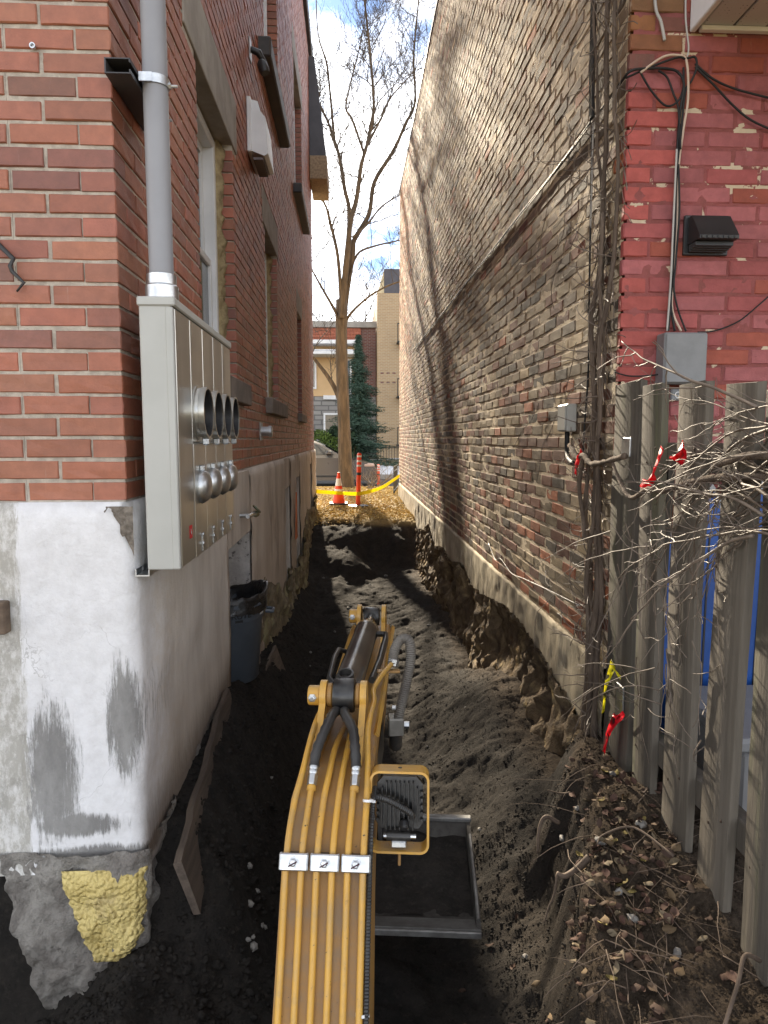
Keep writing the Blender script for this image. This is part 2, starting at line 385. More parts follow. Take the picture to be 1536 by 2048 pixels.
def emit(bricks, parent, variants, m, n_ind=300, L0=.2):
    bpy.context.view_layer.update(); sco = []
    for i, b in enumerate(bricks):
        c = b[0] + b[3]*b[1]*.5 + Vector((0,0,b[2]*.5)); p = world_to_camera_view(sc, cam, c); d = c.length
        if p.z > 0 and -.02 < p.x < 1.02 and -.02 < p.y < 1.02: sco.append((b[1]*b[2]*abs(b[4].dot(c))/d**3, i))
    ind = set(i for _, i in sorted(sco, reverse=True)[:n_ind]); VV = []; QQ = []; CC = []; nb = 0
    meshes = {}; rv = random.Random(3); pw = parent_world(parent)
    for i, b in enumerate(bricks):
        k = rv.randrange(len(variants)); V, Q = variants[k]
        a1, a2 = b[7], b[8]
        U = b[3].copy(); Nn = b[4].copy()
        U2 = (U + Nn*a1).normalized(); Z2 = (Vector((0,0,1)) + Nn*a2).normalized(); N2 = Z2.cross(U2).normalized() ; Z2 = U2.cross(N2)
        sx = b[1]/L0
        org = b[0] + b[4]*b[6] - (U2-U)*b[1]*.5 - (Z2-Vector((0,0,1)))*b[2]*.5
        if i in ind:
            if k not in meshes:
                me = bpy.data.meshes.new('brick'); me.from_pydata([tuple(p) for p in V], [], [tuple(q) for q in Q]); 
                at = me.color_attributes.new('bcol', 'FLOAT_COLOR', 'POINT'); at.data.foreach_set('color', np.ones(len(V)*4, np.float32)); me.materials.append(m); meshes[k] = me
            ob = bpy.data.objects.new('brick', meshes[k]); COL.objects.link(ob); ob.parent = parent
            M4 = Matrix(((U2.x*sx, N2.x, Z2.x, org.x-pw.x), (U2.y*sx, N2.y, Z2.y, org.y-pw.y), (U2.z*sx, N2.z, Z2.z, org.z-pw.z), (0,0,0,1)))
            ob.matrix_local = M4; ob.color = (*b[5], 1)
        else:
            A = np.array([[U2.x*sx, U2.y*sx, U2.z*sx], [N2.x, N2.y, N2.z], [Z2.x, Z2.y, Z2.z]])
            VV.append(V @ A + np.array(org)); QQ.append(Q + nb); nb += len(V); CC.append(np.tile(np.array(b[5]), (len(V), 1)))
    if VV:
        o = np_mesh('brickwork', np.concatenate(VV), np.concatenate(QQ), m, parent, np.concatenate(CC)); tag(o, kind='stuff')
def cells(us, zs, holes):
    for i in range(len(us)-1):
        for j in range(len(zs)-1):
            cu, cz = (us[i]+us[i+1])/2, (zs[j]+zs[j+1])/2
            if any(a < cu < b and c < cz < d for a, b, c, d in holes): continue
            yield us[i], us[i+1], zs[j], zs[j+1]

# ------------------------------------------------------------------ left brick house
HL = empty('brick_house', (-1.5, 2.1, -1.3), 'red brick house with white painted foundation filling the left side', 'house')
M_mort = mat('grey_mortar', (.50,.45,.38), (.36,.32,.27), 30, .95, bscale=180, bstr=.8, bdist=.004)
M_brickL = brick_mat('red_brick', .5, 150, .6, .002, (.12,.055,.040), (.56,.80), .6, white=True)
LX, LY, LE, LT = -.66, 2.1, 12.95, 6.42
W = dict(w1=(3.25,4.2,.33,1.66), w2=(5.72,6.62,.33,1.66), w3=(9.1,9.85,.33,1.62), ua=(5.9,7.0,2.95,4.5), ub=(9.0,10.35,3.05,4.6))
lint = [(3.02,4.36,1.66,1.95), (5.58,6.72,1.66,1.93), (9.0,9.98,1.62,1.88), (8.85,10.5,4.6,4.9)]
sill = [(3.0,4.42,.20,.33), (5.6,6.98,.20,.33), (9.0,9.98,.22,.33)]
holes = list(W.values()) + lint + sill
hl_u = [(a-LY, b-LY, c, d) for a, b, c, d in holes]
def colL(r, u, z):
    t = r.random(); k = r.uniform(.86, 1.14)
    if t < .10: c = (.21,.078,.052)
    elif t < .3: c = (.33,.112,.060)
    else: c = (.285,.098,.056)
    return tuple(min(1, x*k*r.uniform(.94,1.06)) for x in c)
br = []; r1 = random.Random(11)
run(br, r1, (LX, LY, 0), (0,1,0), (1,0,0), LE-LY, -.185, LT, .0627, .1960, .0108, hl_u, colL, 0, proud=.002, tilt=.004, zj=.001)
run(br, r1, (LX, LY, 0), (-1,0,0), (0,-1,0), 2.2, -.185, LT, .0627, .1960, .0108, [], colL, 1, proud=.0024, tilt=.006, zj=.0015)
varL = [brick_variant(.2, .0519, .094, .0028, 3, 2, .0013, random.Random(i)) for i in range(14)]
emit(br, HL, varL, M_brickL)
mb = MB(); hb = [(a-.012, b+.012, c-.012, d+.012) for a, b, c, d in W.values()]
us = sorted({LY+.005, LE} | {v for h in hb for v in h[:2]}); zs = sorted({-.19, LT} | {v for h in hb for v in h[2:]})
for a, b, c, d in cells(us, zs, hb): mb.box((-.95, a, c), (LX-.005, b, d))
mb.box((-2.86, LY+.005, -.19), (-.951, LE, LT))
mb.build('wall', M_mort, HL)
# flat roof edge flashing and the corner cornice
M_flash = mat('dark_flashing', (.035,.035,.04), (.05,.05,.055), 5, .5, bstr=.1)
MB().box((-2.9, 2.02, LT), (-.60, 12.98, LT+.16), .01).build('roof', M_flash, HL)
mb = MB(); Mx = Matrix(((1,0,0,0),(0,0,1,0),(0,1,0,0),(0,0,0,1)))
mb.prism([(-.655,4.72),(-.37,4.72),(-.56,6.3),(-.655,6.3)], 12.35, 13.35, Mx); mb.build('cornice', M_flash, HL)
MB().box((-.655,12.3,4.34),(-.36,13.4,4.72),.01).build('cornice_soffit', mat('weathered_chipboard', (.33,.25,.15), (.22,.16,.10), 30, .8), HL)
# lintels, sills
M_stone = mat('limestone', (.34,.31,.27), (.26,.235,.205), 6, .9, bscale=220, bstr=.6, bdist=.002)
for a, b, c, d in lint: MB().box((-.80, a+.004, c+.002), (LX+.004, b-.004, d-.002), .004).build('lintel', M_stone, HL)
M_sill = mat('weathered_sill_stone', (.23,.195,.165), (.15,.125,.105), 7, .9, bscale=120, bstr=.6)
for a, b, c, d in sill: MB().box((-.80, a+.004, c+.002), (LX+.055, b-.004, d-.003), .006).build('sill', M_sill, HL)
M_dsill = mat('black_metal_sill', (.03,.028,.028), (.05,.045,.04), 8, .55)
MB().box((-.76, 5.5, 2.80), (-.565, 7.15, 2.945), .012).build('sill', M_dsill, HL); MB().box((-.76, 8.75, 2.93), (-.56, 10.5, 3.045), .012).build('sill', M_dsill, HL)
# windows
M_white = mat('white_vinyl', (.74,.75,.76), (.66,.67,.68), 5, .4, bstr=.05)
M_foamy = mat('expanding_foam', (.45,.36,.20), (.30,.23,.12), 18, .85, bscale=45, bstr=1, bdist=.02)
def glass_mat():
    m, nt_, n, l, bs = nodes_of('window_glass'); bs.inputs['Base Color'].default_value = (.06,.07,.075,1); bs.inputs['Roughness'].default_value = .04; bs.inputs['Specular IOR Level'].default_value = .9
    return m
M_glass = glass_mat(); M_plas = mat('raw_plaster', (.55,.52,.47), (.42,.39,.35), 30, .95, bscale=80, bstr=1, bdist=.008)
def window(a, b, c, d, foam):
    xo = -.775; t = .05
    fr = MB(); 
    for lo, hi in (((xo-.07,a+.02,c),(xo+.03,a+.02+t,d-.01)),((xo-.07,b-.055-t,c),(xo+.03,b-.055,d-.01)),((xo-.07,a+.02+t+.001,c),(xo+.03,b-.055-t-.001,c+t)),((xo-.07,a+.02+t+.001,d-.01-t),(xo+.03,b-.055-t-.001,d-.01))): fr.box(lo, hi, .006)
    f = fr.build('window', M_white, HL); y0, y1 = a+.072, b-.107; zm = (c+d)/2-.02
    s = MB()
    for z0, z1, xx in ((c+t, zm+.02, xo-.015), (zm-.02, d-.01-t, xo-.05)):
        for lo, hi in (((xx-.02,y0,z0),(xx+.02,y0+.035,z1)),((xx-.02,y1-.035,z0),(xx+.02,y1,z1)),((xx-.02,y0+.036,z0),(xx+.02,y1-.036,z0+.045)),((xx-.02,y0+.036,z1-.04),(xx+.02,y1-.036,z1))): s.box(lo, hi, .004)
        MB().box((xx-.004,y0+.03,z0+.03),(xx+.004,y1-.03,z1-.03)).build('pane', M_glass, f)
    s.build('sash', M_white, f)
    if foam:
        mbb = MB(); P = []
        for i in range(60):
            z = c+(d-c)*i/59; row = []
            for j in range(9):
                an = math.pi*j/8 - math.pi/2; rr = .026*(1+.7*f3(z*14, j*.8, 1.3, 3, 5)); row.append((xo+.028+rr*math.cos(an)*1.2, b-.035+.03*math.sin(an), z))
            P.append(row)
        mbb.grid(P).build('foam_bead', M_foamy, f, True)
        MB().box((xo+.002, b-.018, c), (-.757, b+.004, d)).build('plaster_strip', M_plas, f)
window(*W['w1'], True); window(*W['w2'], True); window(*W['w3'], False); window(*W['ua'], False); window(*W['ub'], False)
MB().box((-.99, 3.0, .2), (-.955, 11, 4.7)).build('interior_lining', mat('dark_interior', (.03,.03,.03)), HL)

# foundation: painted parging on the back wall, raw parging along the alley
def paint_mat():
    m, nt_, n, l, bs = nodes_of('painted_parging'); geo = n.new('ShaderNodeNewGeometry'); pos = geo.outputs['Position']
    s = n.new('ShaderNodeSeparateXYZ'); l.new(pos, s.inputs[0]); X_, Y_, Z_ = s.outputs
    fr = noi(n, l, pos, 30, 6, .8, (2.2, 2.2, .28)); fine = noi(n, l, pos, 16, 6, .7)
    white = mixc(n, l, ramp(n, l, fine, .3, .8), (.76,.76,.775), (.62,.615,.62))
    grey = mixc(n, l, ramp(n, l, noi(n, l, pos, 12, 5, .7, (1,1,.4)), .3, .7), (.30,.295,.285), (.20,.195,.19))
    beige = mixc(n, l, ramp(n, l, noi(n, l, pos, 7, 6, .7, (1,1,.22)), .3, .75), (.72,.67,.61), (.56,.51,.455))
    def blob(cx, cz, rx, rz, sharp=.25):
        a = mth(n, l, 'DIVIDE', mth(n, l, 'SUBTRACT', X_, cx), rx); b = mth(n, l, 'DIVIDE', mth(n, l, 'SUBTRACT', Z_, cz), rz)
        d = mth(n, l, 'SQRT', mth(n, l, 'ADD', mth(n, l, 'MULTIPLY', a, a), mth(n, l, 'MULTIPLY', b, b)))
        d = mth(n, l, 'ADD', d, mth(n, l, 'MULTIPLY', mth(n, l, 'SUBTRACT', fr, .5), 2.2))
        return mth(n, l, 'SUBTRACT', 1.0, ramp(n, l, d, 1-sharp, 1+sharp))
    bl = blob(-.905, -1.0, .075, .19); bl = mth(n, l, 'MAXIMUM', bl, blob(-.685, -.84, .048, .16)); bl = mth(n, l, 'MAXIMUM', bl, blob(-.84, -1.17, .12, .035))
    bl = mth(n, l, 'MAXIMUM', bl, blob(-.77, -1.275, .22, .035)); bl = mth(n, l, 'MAXIMUM', bl, blob(-1.0, -1.10, .06, .07))
    lf = ramp(n, l, mth(n, l, 'ADD', X_, mth(n, l, 'MULTIPLY', mth(n, l, 'SUBTRACT', fr, .5), .14)), -.985, -.965)
    col = mixc(n, l, bl, white, grey)
    strip = mixc(n, l, ramp(n, l, noi(n, l, pos, 20, 6, .8, (1,1,.5)), .42, .6), (.40,.385,.35), (.62,.61,.59)); col = mixc(n, l, lf, strip, col)
    # hairline cracks
    vo = n.new('ShaderNodeTexVoronoi'); vo.feature = 'DISTANCE_TO_EDGE'; vo.inputs['Scale'].default_value = 4.2
    wv = n.new('ShaderNodeVectorMath'); wv.operation = 'ADD'; nn = n.new('ShaderNodeTexNoise'); nn.inputs['Scale'].default_value = 9; nn.inputs['Detail'].default_value = 5; l.new(pos, nn.inputs['Vector'])
    sc_ = n.new('ShaderNodeVectorMath'); sc_.operation = 'SCALE'; sc_.inputs['Scale'].default_value = .16; l.new(nn.outputs['Color'], sc_.inputs[0]); l.new(pos, wv.inputs[0]); l.new(sc_.outputs[0], wv.inputs[1]); l.new(wv.outputs[0], vo.inputs['Vector'])
    cr = mth(n, l, 'MULTIPLY', mth(n, l, 'SUBTRACT', 1.0, ramp(n, l, vo.outputs['Distance'], .0015, .006)), .5); cr = mth(n, l, 'MULTIPLY', cr, ramp(n, l, noi(n, l, pos, 2.5, 3), .45, .6))
    col = mixc(n, l, cr, col, (.30,.29,.28))
    # alley side: unpainted further back, damp rusty soil stain at the foot
    sd_ = ramp(n, l, mth(n, l, 'ADD', Y_, mth(n, l, 'MULTIPLY', fine, .5)), 2.35, 2.75)
    col = mixc(n, l, sd_, col, beige)
    foot = ramp(n, l, mth(n, l, 'ADD', Z_, mth(n, l, 'ADD', mth(n, l, 'MULTIPLY', fr, .16), mth(n, l, 'MULTIPLY', X_, 0))), -.98, -1.17)
    foot = mth(n, l, 'MULTIPLY', foot, ramp(n, l, X_, -.655, -.63))
    col = mixc(n, l, mth(n, l, 'MULTIPLY', foot, .7), col, (.105,.065,.036))
    l.new(col, bs.inputs['Base Color']); bs.inputs['Roughness'].default_value = .85; bs.inputs['Specular IOR Level'].default_value = .3
    hh = mth(n, l, 'ADD', noi(n, l, pos, 90, 5, .7), mth(n, l, 'MULTIPLY', noi(n, l, pos, 8, 4), 2.0)); hh = mth(n, l, 'SUBTRACT', hh, mth(n, l, 'MULTIPLY', bl, .8))
    bump(n, l, hh, .55, .006, bs); return m
M_paint = paint_mat()
M_parge = mat('raw_parging', (.66,.60,.53), (.52,.46,.395), 3.5, .9, bscale=70, bstr=.6, bdist=.004, stretch=(1,1,.3), c3=(.28,.235,.19), s3=2.2, r3=(.52,.75))
FX = -.632
def slab(name, m, y0, y1, z0, z1, x=FX, seed=0, front=False, wob=.006):
    """parged wall face with a hand-trowelled unevenness, rounded front corner when it turns the house corner"""
    n_y = max(4, int((y1-y0)/.05)); n_z = max(4, int((z1-z0)/.05)); path = []
    if front:
        for t in np.linspace(-2.86, x-.045, 40): path.append((t, y0, (0,-1)))
        for a in np.linspace(0, 90, 6)[1:-1]: path.append((x-.045+.045*math.sin(R(a)), y0+.045-.045*math.cos(R(a)), (math.sin(R(a)), -math.cos(R(a)))))
        for t in np.linspace(y0+.045, y1, n_y): path.append((x, t, (1,0)))
    else:
        for t in np.linspace(y0, y1, n_y): path.append((x, t, (1,0)))
    path.append((x-.3, y1, (1,0)))
    P = []
    for k in range(n_z+1):
        z = z0+(z1-z0)*k/n_z; row = []
        for (px_, py_, nn) in path:
            o = wob*f3(px_*5, py_*5, z*5, 3, seed)
            o += -.012*max(0, 1-abs(z-z1)/.03) 
            row.append((px_+nn[0]*o, py_+nn[1]*o, z))
        P.append(row)
    P.append([(p[0]-n_[2][0]*.1, p[1]-n_[2][1]*.1, z1+.001) for p, n_ in zip(P[-1], path)])
    mb = MB(); mb.grid(P); return mb.build(name, m, HL, True)
slab('foundation', M_paint, 2.068, 3.62, -1.33, -.186, front=True, seed=3)
slab('foundation', M_parge, 4.46, 6.85, -2.2, -.188, seed=4); slab('foundation', M_parge, 7.42, 8.2, -2.2, -.188, seed=5)
slab('foundation', M_parge, 8.85, 11.1, -2.2, -.188, seed=6); slab('foundation', M_parge, 11.6, 12.97, -2.2, -.188, seed=7)
for a, b, c in ((6.84,7.43,-.49), (8.19,8.86,-.46), (11.09,11.61,-.40), (3.5,4.47,-.58)): MB().box((-.93, a, c), (FX-.005, b, -.19), .004).build('foundation_header', M_parge, HL)
M_inf = mat('grey_infill', (.44,.395,.34), (.34,.30,.26), 6, .9, bscale=90, bstr=.6)
for a, b, x in ((6.84,7.43,-.74), (8.19,8.86,-.75), (11.09,11.61,-.74)): MB().box((-.95, a, -2.2), (x, b, -.3)).build('blocked_opening', M_inf, HL)
M_niche = mat('niche_plaster', (.52,.49,.46), (.38,.35,.33), 14, .9, bscale=60, bstr=.8, bdist=.006, c3=(.10,.09,.085), s3=22, r3=(.58,.66))
for a, m_ in ((4.462, M_niche), (7.422, M_parge), (8.852, M_parge), (11.602, M_parge)): MB().box((-.929, a, -2.2), (FX-.012, a+.12, -.2)).build('opening_jamb', m_, HL)
MB().box((-1.05, 3.55, -1.4), (-.93, 4.46, -.2)).build('niche_wall', M_niche, HL)
MB().box((-.93, 3.56, -1.7), (-.60, 4.55, -1.335), .02).build('niche_ledge', M_niche, HL)
MB().box((-2.86,2.65,-2.2),(-1.06,12.9,-.2)).build('foundation_light_block', M_niche, HL); MB().box((-1.06,4.6,-2.2),(-.96,12.9,-.2)).build('foundation_light_block', M_niche, HL); MB().box((-.96,12.5,-2.2),(-.66,12.9,-.2)).build('foundation_light_block', M_niche, HL)  # unseen solid boxes added to stop sun leaking through the hollow foundation
# broken parging at the top corner
mb = MB(); rr = random.Random(2); P = []
for i in range(11):
    row = []
    for j in range(9):
        a = i/10; b = j/8; zz0 = -.195-(.012+.13*a**1.6+.02*f3(a*7,2,1,3,4))*b; px_ = -.712+.016*f3(3,zz0*40,1,3,2)*(1-a)+(.079)*a; z = zz0
        row.append((px_, 2.0625-.004*math.sin(math.pi*a)*math.sin(math.pi*b)-.006*abs(f3(px_*60, z*60, 1, 3, 2)), z))
    P.append(row)
mb.grid(P).build('broken_corner_patch', mat('crumbled_mortar', (.27,.235,.195), (.13,.11,.09), 40, .95, bscale=90, bstr=1, bdist=.01), HL, True)
MB().box((-2.0, 2.03, -.565), (-1.0, 2.07, -.47), .004).build('ledger_board', mat('old_brown_board', (.16,.115,.08), (.10,.07,.05), 9, .85, stretch=(.3,1,3)), HL)

# rubble footing round the corner, eroded stone below the parging, spray foam
def strip_mesh(path, z0, z1, nz_, amp, freq, seed, zl=None):
    """rough masonry sheet along a path of (x, y, nx, ny); returns rows of points"""
    P = []
    for k in range(nz_+1):
        row = []
        for (x, y, nx, ny) in path:
            a, b = (z0, z1) if zl is None else zl(x, y)
            z = a+(b-a)*k/nz_
            o = amp*(f3(x*freq, y*freq, z*freq, 4, seed)+.35*abs(f3(x*freq*4, y*freq*4, z*freq*4, 2, seed+9)))
            row.append((x+nx*o, y+ny*o, z+.3*amp*f3(x*freq+9, y*freq, z*freq, 2, seed+3)))
        P.append(row)
    return P
M_rub = mat('rubble_concrete', (.34,.32,.29), (.22,.20,.18), 14, .95, bscale=70, bstr=1, bdist=.022, c3=(.13,.115,.10), s3=18, r3=(.55,.7))
def xl(z): return float(np.interp(z, [-2.1,-1.9,-1.7,-1.5,-1.25], [-.99,-.99,-.97,-1.03,-1.085]))
P = []
for k in range(61):
    z = -2.1+.845*k/60; x0 = xl(z)+.02*f3(z*14, 2, 3, 3, 5); row = []
    pts = [(x0, 2.06+.5*(1-i/8), -1, 0) for i in range(8)] + [(x0+(-.665-x0)*i/44, 2.06, 0, -1) for i in range(45)] + [(-.64, 2.07+.75*i/40, 1, 0) for i in range(41)]
    for (x, y, nx, ny) in pts:
        o = .020*f3(x*7, y*7, z*7, 3, 3)+.010*abs(f3(x*22, y*22, z*30, 3, 8))+.009*abs(f3(x*55, y*55, z*55, 3, 5)); row.append((x+nx*o, y+ny*o, z))
    P.append(row)
MB().grid(P).build('rubble_footing', M_rub, HL, True)
# old stone face along the alley under the parging
M_moss = mat('mossy_stone', (.30,.26,.18), (.17,.145,.10), 9, .95, bscale=50, bstr=1, bdist=.012, c3=(.36,.34,.20), s3=6, r3=(.5,.62))
path = [(-.612+.02*math.sin(t*2.3), t, 1, 0) for t in np.linspace(4.55, 12.9, 230)]
tl = lambda x, y: (-2.1, float(np.interp(y, [4.5,5.2,6.2,7,8,9,10,11,12,13], [-1.28,-1.02,-1.34,-1.40,-1.46,-1.30,-1.05,-1.10,-.95,-1.1]))+.07*f3(y*4, 1, 2, 3, 4))
MB().grid(strip_mesh(path, 0, 0, 26, .03, 7, 12, tl)).build('stone_footing', M_moss, HL, True)
M_spray = mat('yellow_spray_foam', (.62,.50,.20), (.50,.39,.14), 10, .55, bscale=75, bstr=1, bdist=.008, c3=(.40,.31,.13), s3=7, r3=(.52,.66), spec=.4)
P = []; nu_, nz_ = 120, 120
for k in range(nz_+1):
    t = k/nz_; z = -1.305-.30*t; x0 = float(np.interp(t, [0,.25,.6,1], [-.885,-.87,-.84,-.79]))+.008*f3(t*9, 1, 1, 3, 1); x1 = float(np.interp(t, [0,.4,.75,1], [-.635,-.635,-.655,-.70]))+.008*f3(t*9, 5, 1, 3, 1); row = []
    for i in range(nu_+1):
        a = i/nu_; x = x0+(x1-x0)*a
        e = min(1, min(a, 1-a)*9, min(t, 1-t)*9); e = math.sqrt(max(0, e))
        dist, pt = mnoise.voronoi(Vector((x*62, z*62+.4*math.sin(x*50), 1.7)))[:2]
        lump = max(0, .6-dist[0])*.014
        base = -.055*max(0, 1-math.hypot((x+.835)/.055, (z+1.44)/.11))
        yc = 2.044 - e*(.014+lump+.010*f3(x*12, z*12, 4, 2, 9)+base*.2)
        if x > -.66: yc += (x+.66)*.55
        row.append((x, yc, z))
    P.append(row)
n_ = M_spray.node_tree.nodes; l_ = M_spray.node_tree.links; vo_ = n_.new('ShaderNodeTexVoronoi'); vo_.feature = 'SMOOTH_F1'; vo_.inputs['Scale'].default_value = 75; vo_.inputs['Smoothness'].default_value = .35; gp_ = n_.new('ShaderNodeNewGeometry'); l_.new(gp_.outputs['Position'], vo_.inputs['Vector'])
b_ = n_.new('ShaderNodeBump'); b_.invert = True; b_.inputs['Strength'].default_value = .9; b_.inputs['Distance'].default_value = .012; l_.new(vo_.outputs['Distance'], b_.inputs['Height']); l_.new(b_.outputs[0], n_['Principled BSDF'].inputs['Normal'])
mb = MB(); mb.grid(P); mb.build('spray_foam', M_spray, HL, True)
# ------------------------------------------------------------------ right building
HR = empty('rear_brick_building', (1.6, 2.78, -1.3), 'tall weathered brick building with pink painted rear wall on the right', 'building')
RX, RY, RE, RT = 1.07, 2.78, 15.3, 5.15
M_mortR = mat('old_lime_mortar', (.74,.62,.44), (.57,.465,.325), 12, .95, bscale=90, bstr=1, bdist=.008, c3=(.22,.18,.14), s3=3, r3=(.5,.7))
M_brickR = brick_mat('weathered_brick', .82, 110, .9, .004, (.085,.07,.055), (.52,.75), .3)
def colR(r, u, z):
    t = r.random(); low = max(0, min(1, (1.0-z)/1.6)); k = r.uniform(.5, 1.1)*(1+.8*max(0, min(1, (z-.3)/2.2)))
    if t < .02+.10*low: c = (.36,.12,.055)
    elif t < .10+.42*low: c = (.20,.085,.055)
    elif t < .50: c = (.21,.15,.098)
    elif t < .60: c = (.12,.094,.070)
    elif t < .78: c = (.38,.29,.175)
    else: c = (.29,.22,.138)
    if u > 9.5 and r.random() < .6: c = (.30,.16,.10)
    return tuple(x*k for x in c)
def colP(r, u, z):
    if z > 1.375 and u < .235: return tuple(x*r.uniform(.7,1.2) for x in ((.22,.09,.05) if r.random() < .6 else (.13,.085,.065)))
    if z < -.12: return tuple(x*r.uniform(.6,1.2) for x in (.22,.06,.04))
    t = r.random(); k = r.uniform(.86, 1.12)
    if u < .12 and r.random() < .7: c = (.36,.082,.070)
    elif t < .16: c = (.29,.072,.047)
    elif t < .35: c = (.31,.078,.075)
    else: c = (.32,.098,.10)
    return tuple(x*k for x in c)
br = []; r2 = random.Random(21)
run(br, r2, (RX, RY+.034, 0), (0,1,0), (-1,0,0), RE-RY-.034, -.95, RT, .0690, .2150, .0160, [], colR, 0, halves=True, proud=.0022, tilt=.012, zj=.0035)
varR = [brick_variant(.2, .0530, .10, .0032, 3, 2, .0018, random.Random(100+i)) for i in range(18)]
pk = []
run(pk, r2, (RX, RY, 0), (1,0,0), (0,-1,0), 2.2, -.95, RT, .0690, .2150, .011, [], colP, 1, halves=True, proud=.0025, tilt=.006, zj=.0015)
n_pk = 95
M_brickP = brick_mat('painted_pink_brick', .72, 120, .7, .003, (.24,.06,.05), (.56,.74), .4, white=True)
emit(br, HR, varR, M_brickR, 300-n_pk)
varP = [brick_variant(.2, .058, .028, .004, 3, 2, .0013, random.Random(200+i)) for i in range(14)]
for b in pk[:]: b[2] = .058
emit(pk, HR, varP, M_brickP, n_pk)
# uneven mortar bed of the side wall and the painted mortar of the rear wall
ny_, nz_ = 330, 200; yy = np.linspace(RY+.012, RE, ny_); zz = np.linspace(-.96, RT, nz_); A_, B_ = np.meshgrid(yy, zz)
xm = RX+.0032-.0026*fbm(A_*18, B_*30, 0, 3, 61)
ii = (np.arange(nz_-1)[:, None]*ny_+np.arange(ny_-1)[None]).ravel()
np_mesh('mortar', np.stack([xm, A_, B_], -1).reshape(-1,3), np.stack([ii, ii+ny_, ii+ny_+1, ii+1], -1), M_mortR, HR, None, True)
MB().box((RX+.03, RY+.03, -.96), (3.3, RE-.01, RT-.01)).build('wall', M_mortR, HR)
def pink_mortar():
    m, nt_, n, l, bs = nodes_of('painted_mortar'); pos = n.new('ShaderNodeNewGeometry').outputs['Position']
    c = mixc(n, l, ramp(n, l, noi(n, l, pos, 9, 6, .7), .3, .7), (.28,.078,.075), (.19,.058,.05))
    c = mixc(n, l, ramp(n, l, noi(n, l, pos, 7, 5, .6), .585, .60), c, (.56,.46,.33)); l.new(c, bs.inputs['Base Color']); bs.inputs['Roughness'].default_value = .85
    bump(n, l, noi(n, l, pos, 70, 5, .7), .9, .006, bs); return m
nx_, nz_ = 150, 300; xx = np.linspace(RX+.012, RX+2.2, nx_); zz = np.linspace(-.96, RT, nz_); A_, B_ = np.meshgrid(xx, zz)
ym = RY+.0040-.0035*fbm(A_*24, B_*30, 0, 3, 71)
ii = (np.arange(nz_-1)[:, None]*nx_+np.arange(nx_-1)[None]).ravel()
np_mesh('mortar', np.stack([A_, ym, B_], -1).reshape(-1,3), np.stack([ii, ii+1, ii+nx_+1, ii+nx_], -1), pink_mortar(), HR, None, True)
# roof edge, lower step at the street end
MB().box((RX-.012, RY-.02, RT), (3.3, RE+.01, RT+.07), .01).build('roof', M_flash, HR)
# parged band with a ragged lower edge, rubble and sheared earth below it
M_pargeR = mat('yellowed_parging', (.52,.45,.32), (.38,.32,.22), 5, .9, bscale=60, bstr=.8, bdist=.006, stretch=(1,1,.25), c3=(.18,.145,.10), s3=2.6, r3=(.50,.68))
ylow = ([2.8,2.99,3.35,3.745,4.2,4.66,5.0,5.38,6.0,6.54,7.2,7.9,8.6,9.3,9.7,10.6,11.6,15.4], [-1.36,-1.30,-1.25,-1.20,-1.15,-1.16,-1.20,-1.25,-1.30,-1.20,-1.3,-1.25,-1.36,-1.16,-1.30,-1.40,-1.5,-1.5])
P = []; nb_ = 560
for k in range(15):
    row = []
    for i in range(nb_+1):
        y = 2.80+(15.3-2.80)*i/nb_; zl_ = float(np.interp(y, *ylow))+.022*f3(y*9, 3, 3, 3, 3); z = -.957+(zl_+.957)*k/14
        x = RX-.014-.006*f3(2, y*6, z*6, 3, 8)
        row.append((x, y, z))
    P.append(row)
P.append([(p[0]+.10, p[1], p[2]+.005) for p in P[-1]]); P.insert(0, [(p[0]+.05, p[1], p[2]+.006) for p in P[0]])
P.insert(0, P[0]) if False else None
mb = MB(); mb.grid([list(reversed(r_)) for r_ in P]); mb.build('foundation', M_pargeR, HR, True)
P = []
for k in range(15):
    row = []
    for i in range(40):
        x = RX-.012+2.2*i/39; z = -.957-.45*k/14; row.append((x, RY-.004-.006*f3(x*6, 2, z*6, 3, 8), z))
    P.append(row)
MB().grid(P).build('foundation', M_pargeR, HR, True)
M_earth = mat('sheared_earth', (.19,.135,.075), (.085,.058,.034), 8, .95, bscale=38, bstr=1, bdist=.02, c3=(.36,.27,.14), s3=5, r3=(.54,.68))
P = []; nb_ = 520
ydat = ([2.75,3.0,3.4,3.9,4.4,4.9,5.2,5.6,6.1,6.5,7.2,7.7,8.4,8.9,9.6,10.5,12], [.02,.03,.01,-.02,-.05,-.02,.08,.03,-.08,.04,-.05,.04,-.06,.05,-.02,.03,.03])
for k in range(34):
    row = []
    for i in range(nb_+1):
        y = 2.78+(11.8-2.78)*i/nb_; t = k/33; zt = float(np.interp(y, *ylow))+.03; zb = -2.12; z = zt+(zb-zt)*t
        pil = float(np.interp(y, *ydat)) + .035*f3(y*2.2, .7, t*.5, 2, 14)
        o = (.02+.17*t**1.3)*(.55+3.2*max(pil, -.1)) - .07*math.sin(math.pi*min(1, t*2.2))*(pil < .0)
        o += .034*f3(1, y*7, z*7, 4, 16)+.016*abs(f3(4, y*26, z*26, 2, 18))
        row.append((RX-.005-o, y+.02*f3(y*9, z*9, 3, 2, 5), z))
    P.append(row)
mb = MB(); mb.grid([list(reversed(r_)) for r_ in P]); mb.build('undermined_earth', M_earth, HR, True)
MB().box((1.16,2.95,-2.2),(3.3,15.2,-.97)).build('foundation_light_block', M_pargeR, HR)  # unseen block added to keep sun from passing under the building
